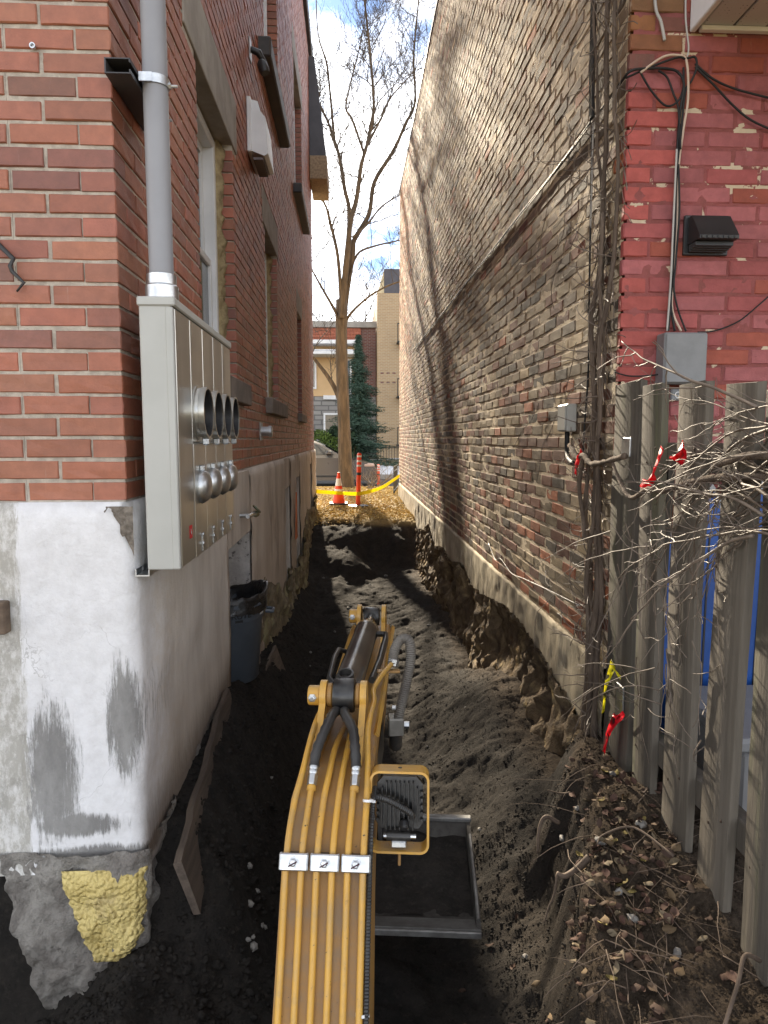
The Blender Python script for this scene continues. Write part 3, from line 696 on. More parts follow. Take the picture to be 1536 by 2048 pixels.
# soffit over the rear wall
M_sof = None
def soffit_mat():
    m, nt_, n, l, bs = nodes_of('perforated_soffit'); pos = n.new('ShaderNodeNewGeometry').outputs['Position']
    vo = n.new('ShaderNodeTexVoronoi'); vo.inputs['Scale'].default_value = 62; vo.inputs['Randomness'].default_value = .15; l.new(pos, vo.inputs['Vector'])
    c = mixc(n, l, ramp(n, l, vo.outputs['Distance'], .17, .21), (.02,.02,.02), (.50,.49,.50)); l.new(c, bs.inputs['Base Color']); bs.inputs['Roughness'].default_value = .5; return m
SOFM = soffit_mat()
sf = MB(); sf.box((1.32, .9, 1.565), (3.3, RY-.012, 1.60)); so = sf.build('soffit', mat('soffit_backing', (.45,.44,.45)), HR)
k = 0; x = 1.335
while x < 3.2:
    MB().box((x, .92, 1.553), (x+.118, RY-.014, 1.5645), .003).build('soffit_panel', SOFM, so); x += .128
MB().box((1.295, .88, 1.535), (1.318, RY-.006, 1.95), .004).build('fascia', M_white, HR)
MB().box((1.33, RY-.012-.02, 1.535), (3.3, RY-.006, 1.552), .003).build('soffit_trim', M_white, HR)

# ------------------------------------------------------------------ fittings on the left house
M_galv = mat('galvanised_steel', (.62,.64,.65), (.48,.50,.52), 25, .38, 1, bscale=60, bstr=.06)
M_grayp = mat('grey_enamel', (.42,.425,.40), (.39,.395,.37), 4, .42, 0, bscale=200, bstr=.05, spec=.5)
M_steel = mat('brushed_steel', (.55,.54,.50), (.45,.44,.41), 3, .32, .9, bscale=70, bstr=.12, bdist=.001, stretch=(1,1,.15))
M_pvc = mat('grey_pvc', (.27,.275,.295), (.24,.245,.265), 3, .42, 0, bstr=.04, spec=.5)
M_black = mat('black_plastic', (.015,.015,.016), (.025,.025,.026), 9, .45, bstr=.1)
M_rubber = mat('black_rubber', (.018,.018,.018), (.035,.034,.033), 20, .42, bscale=90, bstr=.3, bdist=.001, spec=.6)
y0, y1, z0, z1, xb, xf = 2.04, 2.975, -.380, .375, -.590, -.497
mc = empty('meter_cabinet', (-.60, 2.5, z0), 'grey steel four meter electrical cabinet on the left house corner', 'cabinet')
MB().box((xb, y0, z0), (xf-.004, y1, z1), .004).build('case', M_grayp, mc)
MB().box((xb-.004, y0-.006, z1-.004), (xf+.008, y1+.006, z1+.022), .004).build('top_cap', M_grayp, mc)
MB().box((xf-.02, y0-.003, z0+.002), (xf+.002, y0+.012, z1-.006), .003).build('corner_trim', M_grayp, mc)
M_brass = mat('dull_brass', (.22,.15,.06), (.12,.085,.04), 30, .5, .6)
wid = (y1-y0-.02)/5
for i in range(5):
    a = y0+.014+i*wid
    if i == 0: MB().box((xf-.003, a, z0+.004), (xf+.004, a+wid-.004, z1-.008), .002).build('panel', M_steel, mc)
    else:
        MB().box((xf-.003, a, z0+.37), (xf+.004, a+wid-.004, z1-.008), .002).build('panel', M_steel, mc)
        pn = MB().box((xf-.003, a, z0+.004), (xf+.006, a+wid-.004, z0+.366), .002).build('panel', M_steel, mc)
        cy = a+wid/2-.002
        rg = MB().lathe([(.088,0),(.088,.004),(.080,.006),(.079,.016),(.083,.018),(.083,.036),(.0765,.036)], (xf+.003, cy, .085), (1,0,0), 36, False).build('meter_socket', M_steel, mc, 'auto')
        MB().lathe([(.0764,.0318),(.0745,.030),(.073,.006),(.03,.007),(.002,.007)], (xf+.004, cy, .085), (1,0,0), 30, False).build('socket_interior', M_black, rg, 'auto')
        MB().lathe([(.034,0),(.032,.010),(.012,.012),(.001,.012)], (xf+.010, cy, .085), (1,0,0), 20, False).build('socket_terminal', M_brass, rg, 'auto')
        MB().box((xf+.016, cy-.012, -.020), (xf+.038, cy+.012, .004), .004).build('clamp_screw', M_galv, rg)
        dm = MB().lathe([(.055,0),(.057,.006),(.052,.016),(.045,.026),(.03,.033),(.012,.036),(.001,.036)], (xf+.005, cy, -.155), (1,0,0), 30, False).build('breaker_cover', M_galv, mc, True)
        MB().box((xf+.005, cy-.012, -.105), (xf+.022, cy+.012, -.085), .003).build('cover_hinge', M_galv, dm)
        lt = MB().box((xf+.005, cy-.005, z0+.01), (xf+.010, cy+.005, z0+.07), .002)
        lt.lathe([(.008,0),(.008,.004),(.001,.006)], (xf+.009, cy, z0+.066), (1,0,0), 10); lt.lathe([(.008,0),(.008,.004),(.001,.006)], (xf+.009, cy, z0+.036), (1,0,0), 10); lt.build('latch', M_galv, mc)
# small red maker mark: a square with a light bolt stroke
M_redm = mat('red_sticker', (.55,.03,.03)); mk = MB().box((xf+.0042, y0+.115, z0+.075), (xf+.0055, y0+.15, z0+.115)).build('sticker', M_redm, mc)
MB().prism([(0,-.006),(.004,-.006),(.004,.004),(-.003,.004),(-.003,.013),(-.007,.013),(-.007,-.002),(0,-.002)], 0, .001, Matrix(((0,0,1,xf+.0056),(1,0,0,y0+.134),(0,1,0,z0+.092),(0,0,0,1)))).build('sticker_stroke', M_grayp, mk)
mb = MB(); 
for zz_ in (z0-.022, z1-.10):
    mb = MB(); ys0 = 2.06 if zz_ < 0 else 2.2
    xw = xb-.042; mb.box((xw, ys0, zz_), (xb-.001, 2.96, zz_+.004)); mb.box((xw, ys0, zz_+.004), (xw+.003, 2.96, zz_+.021)); mb.box((xb-.004, ys0, zz_+.004), (xb-.001, 2.96, zz_+.021))
    mb.build('mounting_channel', M_galv, mc)
cp = empty('conduit_riser', (-.545, 2.12, z1), 'thick grey plastic conduit pipe rising from the meter cabinet', 'conduit')
MB().tube([(-.545,2.125,z1+.02),(-.546,2.125,2.2),(-.546,2.125,LT+.8)], .0345, 28).build('pipe', M_pvc, cp, 'auto')
MB().lathe([(.0365,0),(.047,0),(.047,.045),(.042,.05),(.042,.078),(.0365,.08)], (-.545,2.125,z1+.02), (0,0,1), 28).build('hub', M_galv, cp, 'auto')
tp = empty('grounding_conduit', (-.60, 2.235, z1), 'thin grey conduit just behind the thick riser pipe', 'conduit')
MB().tube([(-.572,2.235,z1+.01),(-.572,2.235,LT+.6)], .0165, 18).build('pipe', M_pvc, tp, 'auto')
st = empty('pipe_strut', (-.64, 2.2, 1.0), 'black steel strut with bright pipe clamps holding the riser pipe', 'bracket')
mb = MB(); zc = 1.0
mb.box((-.655,2.03,zc-.02),(-.651,2.42,zc+.02)); mb.box((-.651,2.03,zc-.02),(-.586,2.42,zc-.017)); mb.box((-.651,2.03,zc+.017),(-.586,2.42,zc+.02)); mb.box((-.5895,2.03,zc-.0165),(-.586,2.42,zc-.009)); mb.box((-.5895,2.03,zc+.009),(-.586,2.42,zc+.0165))
mb.build('channel', M_flash, st)
def clamp(cx, cy, r, z):
    mb = MB(); P = []
    for t in range(25):
        a = -math.pi*.62+2*math.pi*.62*t/24 ; P.append([(cx+(r+e)*math.cos(a), cy+(r+e)*math.sin(a), z+h) for e, h in ((.001,-.012),(.005,-.012),(.005,.012),(.001,.012),(.001,-.012))])
    mb.grid(P); o = mb.build('pipe_clamp', M_galv, st, 'auto')
    for yy_ in (cy+r+.004, cy-r-.008): MB().box((cx-r*.4-.02, yy_, z-.012), (cx-r*.4+.016, yy_+.004, z+.012)).build('clamp_ear', M_galv, o)
    MB().tube([(cx+r+.002,cy,z-.006),(cx+r+.028,cy,z-.006)], .004, 8).lathe([(.009,0),(.009,.006),(.004,.008)], (cx+r+.004,cy,z-.006), (1,0,0), 6).build('clamp_bolt', M_galv, o)
clamp(-.546, 2.125, .0345, zc+.0); clamp(-.572, 2.235, .0165, zc-.045)
# wall vent hood, spotlight, gas vent, tap
vh = empty('vent_hood', (-.66, 4.78, 1.85), 'white plastic vent hood high on the left wall', 'vent')
Mv = Matrix(((1,0,0,0),(0,0,1,0),(0,1,0,0),(0,0,0,1)))
MB().box((LX+.002,4.80,1.86),(LX+.03,5.21,2.20),.005).build('back_plate', M_white, vh)
mb = MB(); mb.prism([(LX+.03,1.87),(LX+.11,1.84),(LX+.135,1.855),(LX+.12,2.08),(LX+.085,2.12),(LX+.03,2.12)], 4.82, 5.17, Mv); mb.build('hood', M_white, vh)
MB().prism([(LX+.03,2.122),(LX+.085,2.122),(LX+.07,2.19),(LX+.03,2.20)], 4.85, 5.14, Mv).build('hood_top', M_white, vh)
MB().box((LX+.035,4.84,1.822),(LX+.10,5.15,1.838),.002).build('flap', mat('grey_shadowed_vinyl', (.16,.14,.145)), vh)
sp = empty('wall_bracket', (-.66, 5.1, 2.55), 'small black lamp bracket beside the upper black window sill', 'bracket')
MB().box((LX+.001,4.98,2.52),(LX+.01,5.06,2.66),.003).build('plate', M_galv, sp)
mb = MB(); mb.tube([(LX+.01,5.03,2.6),(LX+.06,5.03,2.58),(LX+.09,5.06,2.54)], [.02,.024,.018], 10); mb.lathe([(.02,0),(.034,.02),(.036,.07),(.03,.09)], (LX+.075,5.03,2.53), (.3,-.1,-.9), 14); mb.build('lamp_head', M_black, sp, 'auto')
gv = empty('gas_vent', (-.66, 5.2, .05), 'small round steel vent pipe with cap on the left brick wall', 'vent')
MB().box((LX+.001,5.17,-.01),(LX+.012,5.29,.12),.003).build('plate', M_plas, gv)
MB().lathe([(.036,0),(.036,.05),(.041,.052),(.041,.075),(.036,.078),(.001,.078)], (LX+.012,5.21,.055), (1,0,0), 22).build('pipe', M_galv, gv, 'auto')
tp_ = empty('garden_tap', (-.63, 4.28, -.45), 'small corroded outdoor tap on the foundation behind the meter cabinet', 'tap')
MB().tube([(-.64,4.05,-.44),(-.58,4.05,-.44)], .012, 12).tube([(-.585,4.0,-.44),(-.585,4.32,-.455)], .012, 12).build('pipe', M_galv, tp_, 'auto')
MB().lathe([(.012,0),(.02,.006),(.02,.02),(.014,.03),(.014,.05)], (-.585,4.30,-.455), (.2,1,-.2), 12).lathe([(.03,0),(.034,.006),(.03,.012),(.005,.014)], (-.575,4.29,-.43), (.6,.2,.6), 8).build('valve', mat('oxidised_brass', (.16,.20,.15), (.22,.17,.08), 40, .6, .4), tp_, 'auto')
# wall hardware on the back wall
ck = MB(); ck.tube([(-1.02,2.092,.57),(-.99,2.086,.55),(-.945,2.084,.505),(-.955,2.083,.485),(-.95,2.084,.47),(-.92,2.085,.44),(-.94,2.083,.415)], [.006,.007,.007,.006,.006,.005,.003], 6)
tag(ck.build('crack_filler_strip', M_black, None, True), 'crooked black sealant strip on the red brick rear wall', 'sealant')
scw = MB().lathe([(.006,0),(.008,.004),(.008,.012),(.005,.012),(.004,.004)], (-.866,2.099,1.075), (0,-1,0), 12)
tag(scw.build('wall_anchor', M_galv, None, 'auto'), 'tiny round metal anchor in the mortar near top left', 'anchor')

# trash can in the niche
tcn = empty('trash_can', (-.72, 3.86, -1.325), 'grey plastic trash can with black liner in the foundation niche', 'bin')
M_can = mat('grey_bin_plastic', (.075,.090,.110), (.062,.075,.092), 6, .5, bscale=70, bstr=.15)
cx, cy, cz = -.70, 3.86, -1.33
MB().lathe([(.001,0),(.170,0),(.178,.012),(.204,.345),(.206,.35),(.212,.352),(.222,.43),(.229,.432),(.229,.452),(.216,.455),(.213,.44),(.200,.35),(.17,.03),(.001,.03)], (cx,cy,cz), (0,0,1), 48, False).build('can_body', M_can, tcn, 'auto')
P = []; rl = random.Random(8)
for i in range(16):
    t = i/15; row = []
    for k in range(57):
        a = 2*math.pi*k/56; r_ = (.232 - .0*t) if t < .3 else .222-(t-.3)*.09; wz = .012*f3(math.cos(a)*4, math.sin(a)*4, t*5, 3, 3)
        zz_ = cz+(.395+.075*(t/.3) + .025*math.sin(a+2.2)*(t/.3) if t < .3 else .47+.025*math.sin(a+2.2)-(t-.3)*.28)
        row.append((cx+(r_+wz)*math.cos(a), cy+(r_+wz)*math.sin(a), zz_+wz*1.5+.05*max(0, math.sin(a*1.0+.9))**3*(1 if .2 < t < .5 else .3)))
    P.append(row)
mb = MB(); mb.grid(P); mb.build('liner_bag', mat('black_bin_liner', (.012,.012,.013), (.02,.02,.021), 6, .28, bscale=30, bstr=.8, bdist=.01, spec=.6), tcn, True)
for sx_ in (0, 1):
    a0 = R(10+180*sx_); hx, hy = cx+.235*math.cos(a0), cy+.235*math.sin(a0)
    MB().tube([(hx-.01*math.cos(a0), hy-.04, cz+.375),(hx+.03*math.cos(a0), hy-.03, cz+.37),(hx+.03*math.cos(a0), hy+.03, cz+.37),(hx-.01*math.cos(a0), hy+.04, cz+.375)], .010, 8).build('handle', M_can, tcn, 'auto')
def text_on_cyl(txt, size, ang0, zc_, rad, zsl, name, m, parent, c):
    cu = bpy.data.curves.new('t', 'FONT'); cu.body = txt; cu.size = size; cu.align_x = 'CENTER'; cu.extrude = .0012; cu.offset = size*.012
    o = bpy.data.objects.new('t', cu); COL.objects.link(o); dg = bpy.context.evaluated_depsgraph_get(); me = bpy.data.meshes.new_from_object(o.evaluated_get(dg)); bpy.data.objects.remove(o)
    pw = parent_world(parent)
    for v in me.vertices:
        a = ang0 + v.co.x/rad; rr_ = rad + zsl*v.co.y + v.co.z + .0018; v.co = Vector((c[0]+rr_*math.cos(a), c[1]+rr_*math.sin(a), zc_+v.co.y)) - pw
    me.name = name; me.materials.clear(); me.materials.append(m); ob = bpy.data.objects.new(name, me); COL.objects.link(ob); ob.parent = parent; return ob
text_on_cyl('BRUTE', .048, R(-60), cz+.378, .2165, .14, 'lettering', M_black, tcn, (cx, cy))
mb = MB()
for a in np.linspace(-68, -54, 8)[:-1]:
    for da in (0, 2.0):
        pass
P = [[(cx+(.2125+.01*.0+dz*.14)*math.cos(R(a)), cy+(.2125+dz*.14)*math.sin(R(a)), cz+.356+dz) for a in np.linspace(-66, -54, 7)] for dz in (0, .013)]
mb.grid(P).build('maker_plate', M_black, tcn)
P = [[(cx+(.2185+dz*.12)*math.cos(R(a)), cy+(.2185+dz*.12)*math.sin(R(a)), cz+.375+dz) for a in np.linspace(-22, -12, 5)] for dz in (0, .04)]
MB().grid(P).build('white_label', M_white, tcn)
# ------------------------------------------------------------------ board fence
M_wood = mat('weathered_fence_wood', (.105,.091,.073), (.062,.053,.042), 7, .85, bscale=26, bstr=.6, bdist=.004, stretch=(3,3,.22), c3=(.10,.10,.06), s3=3, r3=(.52,.7))
M_wood2 = mat('pale_fence_wood', (.135,.117,.094), (.080,.068,.053), 8, .85, bscale=26, bstr=.6, bdist=.004, stretch=(3,3,.2), c3=(.17,.148,.118), s3=4, r3=(.55,.7))
M_iron_ = mat('rusty_nail', (.05,.03,.02))
fc = empty('board_fence', (1.05, 2.1, -1.27), 'weathered grey wooden board fence in front of the pink wall', 'fence')
def board(mb, y0, y1, z0, z1, x, lean, th=.022, seed=0):
    rb = random.Random(seed); P = []
    pts = [(x,y0+.003),(x-.003,y0+.008),(x-.003,y1-.008),(x,y1-.003),(x+th,y1),(x+th,y0)]
    nz_ = 14
    for k in range(nz_+1):
        t = k/nz_; z = z0+(z1-z0)*t; b = .004*f3(seed, 1, z*2, 2, seed)
        P.append([(px_+b+lean*t, py_+.003*f3(seed+5, 2, z*3, 2, seed)+(.5-t)*.03*math.sin(seed*2.7), z+(.006*f3(px_*90, py_*30, seed, 2, 3) if k in (0, nz_) else 0)) for px_, py_ in pts+[pts[0]]])
    mb.grid([list(reversed(r_)) for r_ in P]); n = len(P[0])-1
    for row, rev in ((P[0], False), (P[-1], True)):
        b = len(mb.v); mb.v += row[:-1]; f = tuple(range(b, b+n)); mb.f.append(tuple(reversed(f)) if rev else f)
    return mb
bd = [(2.462,2.705,-1.29,.208), (2.27,2.43,-1.31,.182), (2.0,2.175,-1.33,.166), (1.757,1.912,-1.34,.146), (1.565,1.69,-1.36,.12), (1.36,1.51,-1.38,.10), (1.16,1.31,-1.4,.09)]
for i, (a, b, c, d) in enumerate(bd):
    bo = board(MB(), a, b, c, d, 1.03, .0, seed=i*3+1).build('board', M_wood2 if i in (2, 3) else M_wood, fc, 'auto')
    for zn in (-.03, -.08, -1.06, -1.10): MB().lathe([(.0045,0),(.0045,.002),(.001,.003)], (1.0275, a+(b-a)*(.3 if zn in (-.03,-1.06) else .72), zn), (-1,0,0), 8).build('nail', M_iron_, bo)
for i, (a, b, c, d) in enumerate([(2.40,2.50,-1.29,-.03)]):
    board(MB(), a, b, c, d, 1.105, .0, seed=i*3+40).build('back_board', M_wood, fc, 'auto')
for z_ in (-.10, -1.12): MB().box((1.054, 1.1, z_), (1.10, 2.70, z_+.088), .003).build('rail', M_wood, fc)
MB().box((1.056, 2.70, -1.35), (1.145, 2.765, .05), .004).build('post', M_wood, fc)
mb = MB(); mb.box((1.020,2.52,-.065),(1.0275,2.60,.005),.002); mb.build('metal_bracket', M_galv, fc)
MB().box((1.020,2.50,-1.06),(1.0275,2.57,-.93),.002).build('metal_bracket', M_galv, fc)

# things stored behind the fence
M_refl_ = mat('off_white_vinyl', (.34,.35,.36), (.29,.30,.31), 5, .5, bstr=.05)
def paddle(x0, x1, zt, lab, y=2.64):
    M_bl = bpy.data.materials.get('blue_vinyl') or mat('blue_vinyl', (.009,.072,.31), (.007,.055,.24), 4, .4, bscale=12, bstr=.2, bdist=.01)
    o = empty('paddle_board', ((x0+x1)/2, y, -1.27), lab, 'paddle board', 'boards stored behind the fence'); h = (x1-x0)/2; cxp = (x0+x1)/2
    out = [(-h*.85,-1.27),(-h,-1.0),(-h,zt-.45),(-h*.86,zt-.2),(-h*.5,zt-.05),(0,zt),(h*.5,zt-.05),(h*.86,zt-.2),(h,zt-.45),(h,-1.0),(h*.85,-1.27)]
    Mq = Matrix(((1,0,0,cxp),(0,0,1,y),(0,1,0,0),(0,0,0,1)))
    MB().prism(out, -.04, .04, Mq).build('hull', M_refl_, o)
    inn = [(a*.72, -1.22 + (b+1.27)*.93) for a, b in out]; MB().prism(inn, -.046, -.041, Mq).build('deck_pad', M_bl, o)
    MB().prism([(-h*.25,-1.2),(-h*.12,-1.2),(-h*.05,zt-.2),(-h*.12,zt-.2)], -.049, -.0465, Mq).build('deck_stripe', M_black, o)
paddle(1.08, 1.29, -.30, 'dark blue paddle board behind the fence, nearest the house corner')
paddle(1.305, 1.455, -.17, 'blue and white paddle board behind the fence, in the middle')
paddle(1.47, 1.70, -.14, 'blue and white paddle board behind the fence, at the right edge', 2.62)
bx_ = empty('storage_box', (1.45, 2.3, -1.27), 'pale grey plastic storage box behind the lower fence boards', 'box')
MB().box((1.22,2.05,-1.30),(1.75,2.5,-.98),.015).build('box_body', mat('pale_grey_plastic', (.20,.20,.205), (.17,.17,.175), 5, .5, bstr=.1), bx_)
MB().box((1.20,2.03,-.978),(1.77,2.52,-.93),.012).build('lid', mat('light_grey_lid', (.22,.225,.235), (.19,.195,.205), 5, .45, bstr=.05), bx_)

# ------------------------------------------------------------------ mini excavator arm
YAW = R(6.0); FD = Vector((math.sin(YAW), math.cos(YAW), 0)); LD = Vector((math.cos(YAW), -math.sin(YAW), 0)); EB = Vector((-.067, 1.5, 0))
def E_(l, s, z): return EB + LD*l + FD*s + Vector((0,0,z))
ex = empty('mini_excavator', E_(0, -.3, -1.9), 'yellow mini excavator arm reaching forward into the trench', 'excavator')
def paint(name, c1, c2, c3, rough=.38):
    m, nt_, n, l, bs = nodes_of(name); pos = n.new('ShaderNodeNewGeometry').outputs['Position']
    c = mixc(n, l, ramp(n, l, noi(n, l, pos, 5, 5, .6), .3, .7), c1, c2); c = mixc(n, l, mth(n, l, 'MULTIPLY', ramp(n, l, noi(n, l, pos, 9, 7, .75), .42, .68), .9), c, c3)
    c = mixc(n, l, ramp(n, l, noi(n, l, pos, 75, 3, .6), .70, .74), c, (.05,.035,.02)); c = mixc(n, l, mth(n, l, 'MULTIPLY', ramp(n, l, noi(n, l, pos, 16, 6, .8, (2.5,1,1)), .60, .74), .6), c, (.12,.075,.035))
    l.new(c, bs.inputs['Base Color']); bs.inputs['Roughness'].default_value = rough; bs.inputs['Specular IOR Level'].default_value = .5; bump(n, l, noi(n, l, pos, 60, 4, .6), .12, .002, bs); return m
M_yel = paint('dusty_yellow_paint', (.38,.200,.046), (.33,.172,.044), (.26,.17,.085), .5)
M_yel2 = paint('glossy_yellow_paint', (.60,.335,.055), (.54,.295,.05), (.42,.26,.085), .36)
M_blk = mat('black_paint', (.012,.012,.012), (.03,.028,.026), 14, .35, bscale=70, bstr=.2, spec=.6, c3=(.10,.085,.07), s3=9, r3=(.58,.75))
M_cyl = mat('dusty_cylinder_steel', (.10,.096,.092), (.19,.18,.17), 5, .22, .85, bscale=40, bstr=.15, spec=.6, c3=(.18,.155,.13), s3=4, r3=(.5,.7))
# boom: loft of rectangular sections (s,z of the upper edge, s,z of the lower edge, half width)
sec = [((-.36,-2.0),(-.05,-2.05),.105), ((-.10,-1.335),(.16,-1.50),.105), ((.045,-.985),(.24,-1.18),.103), ((.15,-.885),(.33,-1.11),.10), ((.27,-.86),(.42,-1.11),.097), ((.5,-.87),(.55,-1.10),.092), ((1.0,-.875),(1.0,-1.06),.085), ((1.45,-.85),(1.45,-.99),.08), ((1.60,-.83),(1.58,-.94),.075)]
mb = MB(); P = []
for (a, b, h) in sec:
    c = .006; ta, tb = Vector((0,a[0],a[1])), Vector((0,b[0],b[1])); q = []
    for (l, p) in ((-h+c,ta),(h-c,ta),(h,ta+(tb-ta).normalized()*c),(h,tb-(tb-ta).normalized()*c),(h-c,tb),(-h+c,tb),(-h,tb-(tb-ta).normalized()*c),(-h,ta+(tb-ta).normalized()*c)): q.append(E_(l, p.y, p.z))
    P.append(q+[q[0]])
mb.grid([list(reversed(r_)) for r_ in P]); nq = 8
b0 = len(mb.v); mb.v += [tuple(p) for p in P[0][:-1]]; mb.f.append(tuple(range(b0, b0+8))); b0 = len(mb.v); mb.v += [tuple(p) for p in P[-1][:-1]]; mb.f.append(tuple(reversed(range(b0, b0+8))))
mb.build('boom', M_yel, ex, 'auto')
for sg in (-1, 1):   # raised edge strips of the boom side plates
    mb = MB(); mb.tube([E_(sg*.088, s, z) for s, z in ((.5,-.872),(1.0,-.877),(1.45,-.852),(1.62,-.85))], .010, 4); mb.build('edge_strip', M_yel2, ex)
MB().grid([[E_(.0935, s, z) for s in (.42,.6,.8)] for z in (-1.05,-.93)]).build('decal', M_blk, ex)
# hydraulic lines
def tube_path(l, pts): return [E_(l+p[0], p[1], p[2]) for p in pts]
tr = .0078; sp_ = .0358
lows = [(-.30,-1.86),(-.10,-1.325),(-.03,-1.155),(.045,-.972)]
L_ = [(-2.5+i)*sp_ for i in range(6)]
def line(i, ext): 
    pts = [(L_[i], s-.006, z+.010) for s, z in lows]+ext
    MB().tube([E_(*p) for p in catmull([Vector(p) for p in pts], 5)], tr, 12).build('hydraulic_line', M_yel2, ex, 'auto')
line(0, [(L_[0]+.002,.13,-.885),(L_[0]+.010,.19,-.845),(-.073,.30,-.795),(-.072,.40,-.785),(-.072,.55,-.80),(-.065,.9,-.85)])
line(1, [(L_[1]+.002,.12,-.893),(L_[1]+.003,.165,-.862)])
line(2, [(L_[2]+.002,.13,-.882),(L_[2]+.006,.20,-.848),(-.012,.33,-.835),(-.008,.5,-.85)])
line(3, [(L_[3]+.002,.13,-.882),(L_[3]+.004,.20,-.848),(.022,.33,-.835),(.015,.5,-.85)])
line(4, [(L_[4]+.001,.12,-.893),(L_[4]+.0,.165,-.862)])
line(5, [(L_[5],.13,-.882),(L_[5]-.004,.22,-.835),(.077,.33,-.795),(.078,.42,-.775),(.082,.50,-.765),(.075,.58,-.76),(.098,.68,-.745),(.125,.76,-.735)])
def rings(mb, pts, r, step, rr, n=10):
    """corrugation along a path"""
    P = catmull(pts, 14); acc = 0; O = []; Rr = []
    d = [0]
    for i in range(1, len(P)): d.append(d[-1]+(P[i]-P[i-1]).length)
    tot = d[-1]; m = int(tot/step*2)
    for i in range(m+1):
        t = tot*i/m; k = min(len(P)-2, max(0, int(np.searchsorted(d, t))-1)); f = (t-d[k])/max(1e-6, d[k+1]-d[k]); O.append(P[k].lerp(P[k+1], f)); Rr.append(r if i % 2 else r+rr)
    return mb.tube(O, Rr, n)
def hose(i, ext):
    base = Vector(E_(L_[i]+.003, .165, -.862)); d = (E_(L_[i]+.003,.20,-.836)-base).normalized()
    h = rings(MB(), [base+d*.055]+[E_(*p) for p in ext], .0122, .026, .0022, 14).build('hose', M_rubber, ex, 'auto')
    f = MB().lathe([(.009,-.01),(.0115,-.008),(.0115,.002),(.009,.004)], base, d, 12).build('fitting', M_yel2, h, 'auto')
    MB().lathe([(.0105,.004),(.0125,.006),(.0125,.030),(.0105,.032)], base, d, 6).build('nut', M_galv, h)
    MB().lathe([(.0095,.032),(.0118,.036),(.0118,.042),(.0098,.044),(.0118,.047),(.0118,.055),(.0125,.06)], base, d, 16).build('ferrule', M_galv, h, 'auto')
hose(1, [(L_[1]+.006,.24,-.800),(L_[1]+.022,.30,-.765),(-.022,.36,-.752),(-.016,.42,-.765)])
hose(4, [(L_[4]-.002,.24,-.800),(L_[4]-.014,.30,-.768),(.012,.36,-.752),(.006,.42,-.765)])
# clamp plates
cd = (E_(0,.045,-.972)-E_(0,-.03,-1.155)).normalized(); cn = LD.cross(cd).normalized()
if cn.z < 0: cn = -cn
for k, lc in enumerate((-.0705, 0.0015, .0735)):
    c0 = E_(lc, .043, -.978)+cn*.0245
    Mc = Matrix(((LD.x,cd.x,cn.x,c0.x),(LD.y,cd.y,cn.y,c0.y),(LD.z,cd.z,cn.z,c0.z),(0,0,0,1)))
    cl = MB().box((-.0335,-.019,-.003),(.0335,.019,.003),.003,Mc).box((-.0335,-.019,-.012),(-.028,.019,-.0035),.001,Mc).box((.028,-.019,-.012),(.0335,.019,-.0035),.001,Mc).build('clamp_plate', M_galv, ex)
    MB().lathe([(.0115,.003),(.0115,.0045),(.0085,.005),(.0085,.010),(.006,.0115)], c0, cn, 6).lathe([(.0125,.0031),(.0125,.0042)], c0, cn, 18).build('bolt', M_galv, cl)
    MB().box((-.012,-.0035,.0118),(.010,-.0005,.0124),0,Mc @ Matrix.Rotation(.5,4,'Z')).build('paint_mark', mat('dark_marker', (.06,.02,.03)), cl)
    MB().box((-.020,-.017,-.036),(.020,.017,-.0045),.004,Mc).build('clamp_block', M_blk, cl)
# zip ties and loom on the right edge
rings(MB(), [E_(L_[5]+.016,-.31,-1.88), E_(L_[5]+.015,-.11,-1.335), E_(L_[5]+.015,.04,-.985), E_(L_[5]+.014,.14,-.90), E_(L_[5]+.016,.20,-.875)], .0055, .007, .0014, 8).build('wiring_loom', M_rubber, ex, 'auto')
for s_, z_ in ((-.075,-1.262), (.13,-.878)):
    MB().lathe([(.0115,-.003),(.013,-.003),(.013,.003),(.0115,.003)], E_(L_[5]+.004,s_,z_+.004), cd, 14, False).box((-.004,-.003,.0),(.004,.003,.004),0,Matrix.Translation(E_(L_[5]+.018,s_,z_))).build('zip_tie', M_white, ex)
# ears and pins
pin_s, pin_z = .455, -.733
def ear(l0, l1, s0, z0_, rad, base, m=M_yel2, name='ear'):
    out = []
    for a in np.linspace(-15, 195, 18): out.append((s0+rad*math.cos(R(a)), z0_+rad*math.sin(R(a))))
    out += [(base[0], base[2]), (base[1], base[2])]
    Mq = Matrix(((FD.x,0,LD.x,EB.x),(FD.y,0,LD.y,EB.y),(0,1,0,0),(0,0,0,1)))
    return MB().prism(out, l0, l1, Mq).build(name, m, ex, 'auto')
ear(-.068,-.050,pin_s,pin_z,.042,(.22,.66,-.90)); ear(.047,.065,pin_s,pin_z,.042,(.22,.66,-.90))
def boss(l0, l1, s, z, r):
    b = MB().lathe([(r*.9,0),(r,.003),(r,l1-l0-.003),(r*.9,l1-l0)], E_(l0,s,z), LD, 24).build('pin_boss', M_yel2, ex, 'auto')
    bp = E_((l0+l1)/2-.003, s-r+.001, z+.002); MB().lathe([(.0125,0),(.0125,.003),(.0085,.0035),(.0085,.009),(.006,.010)], bp, -FD, 6).build('bolt', M_galv, b)
boss(-.103,-.068,pin_s-.005,pin_z,.028)
MB().lathe([(.030,0),(.034,.004),(.034,.014),(.030,.018)], E_(-.050,pin_s,pin_z), LD, 20).build('bushing', M_yel, ex, 'auto'); MB().lathe([(.030,0),(.034,.004),(.034,.012),(.030,.016)], E_(.031,pin_s,pin_z), LD, 20).build('bushing', M_yel, ex, 'auto')
tip_s, tip_z = 1.52, -.775
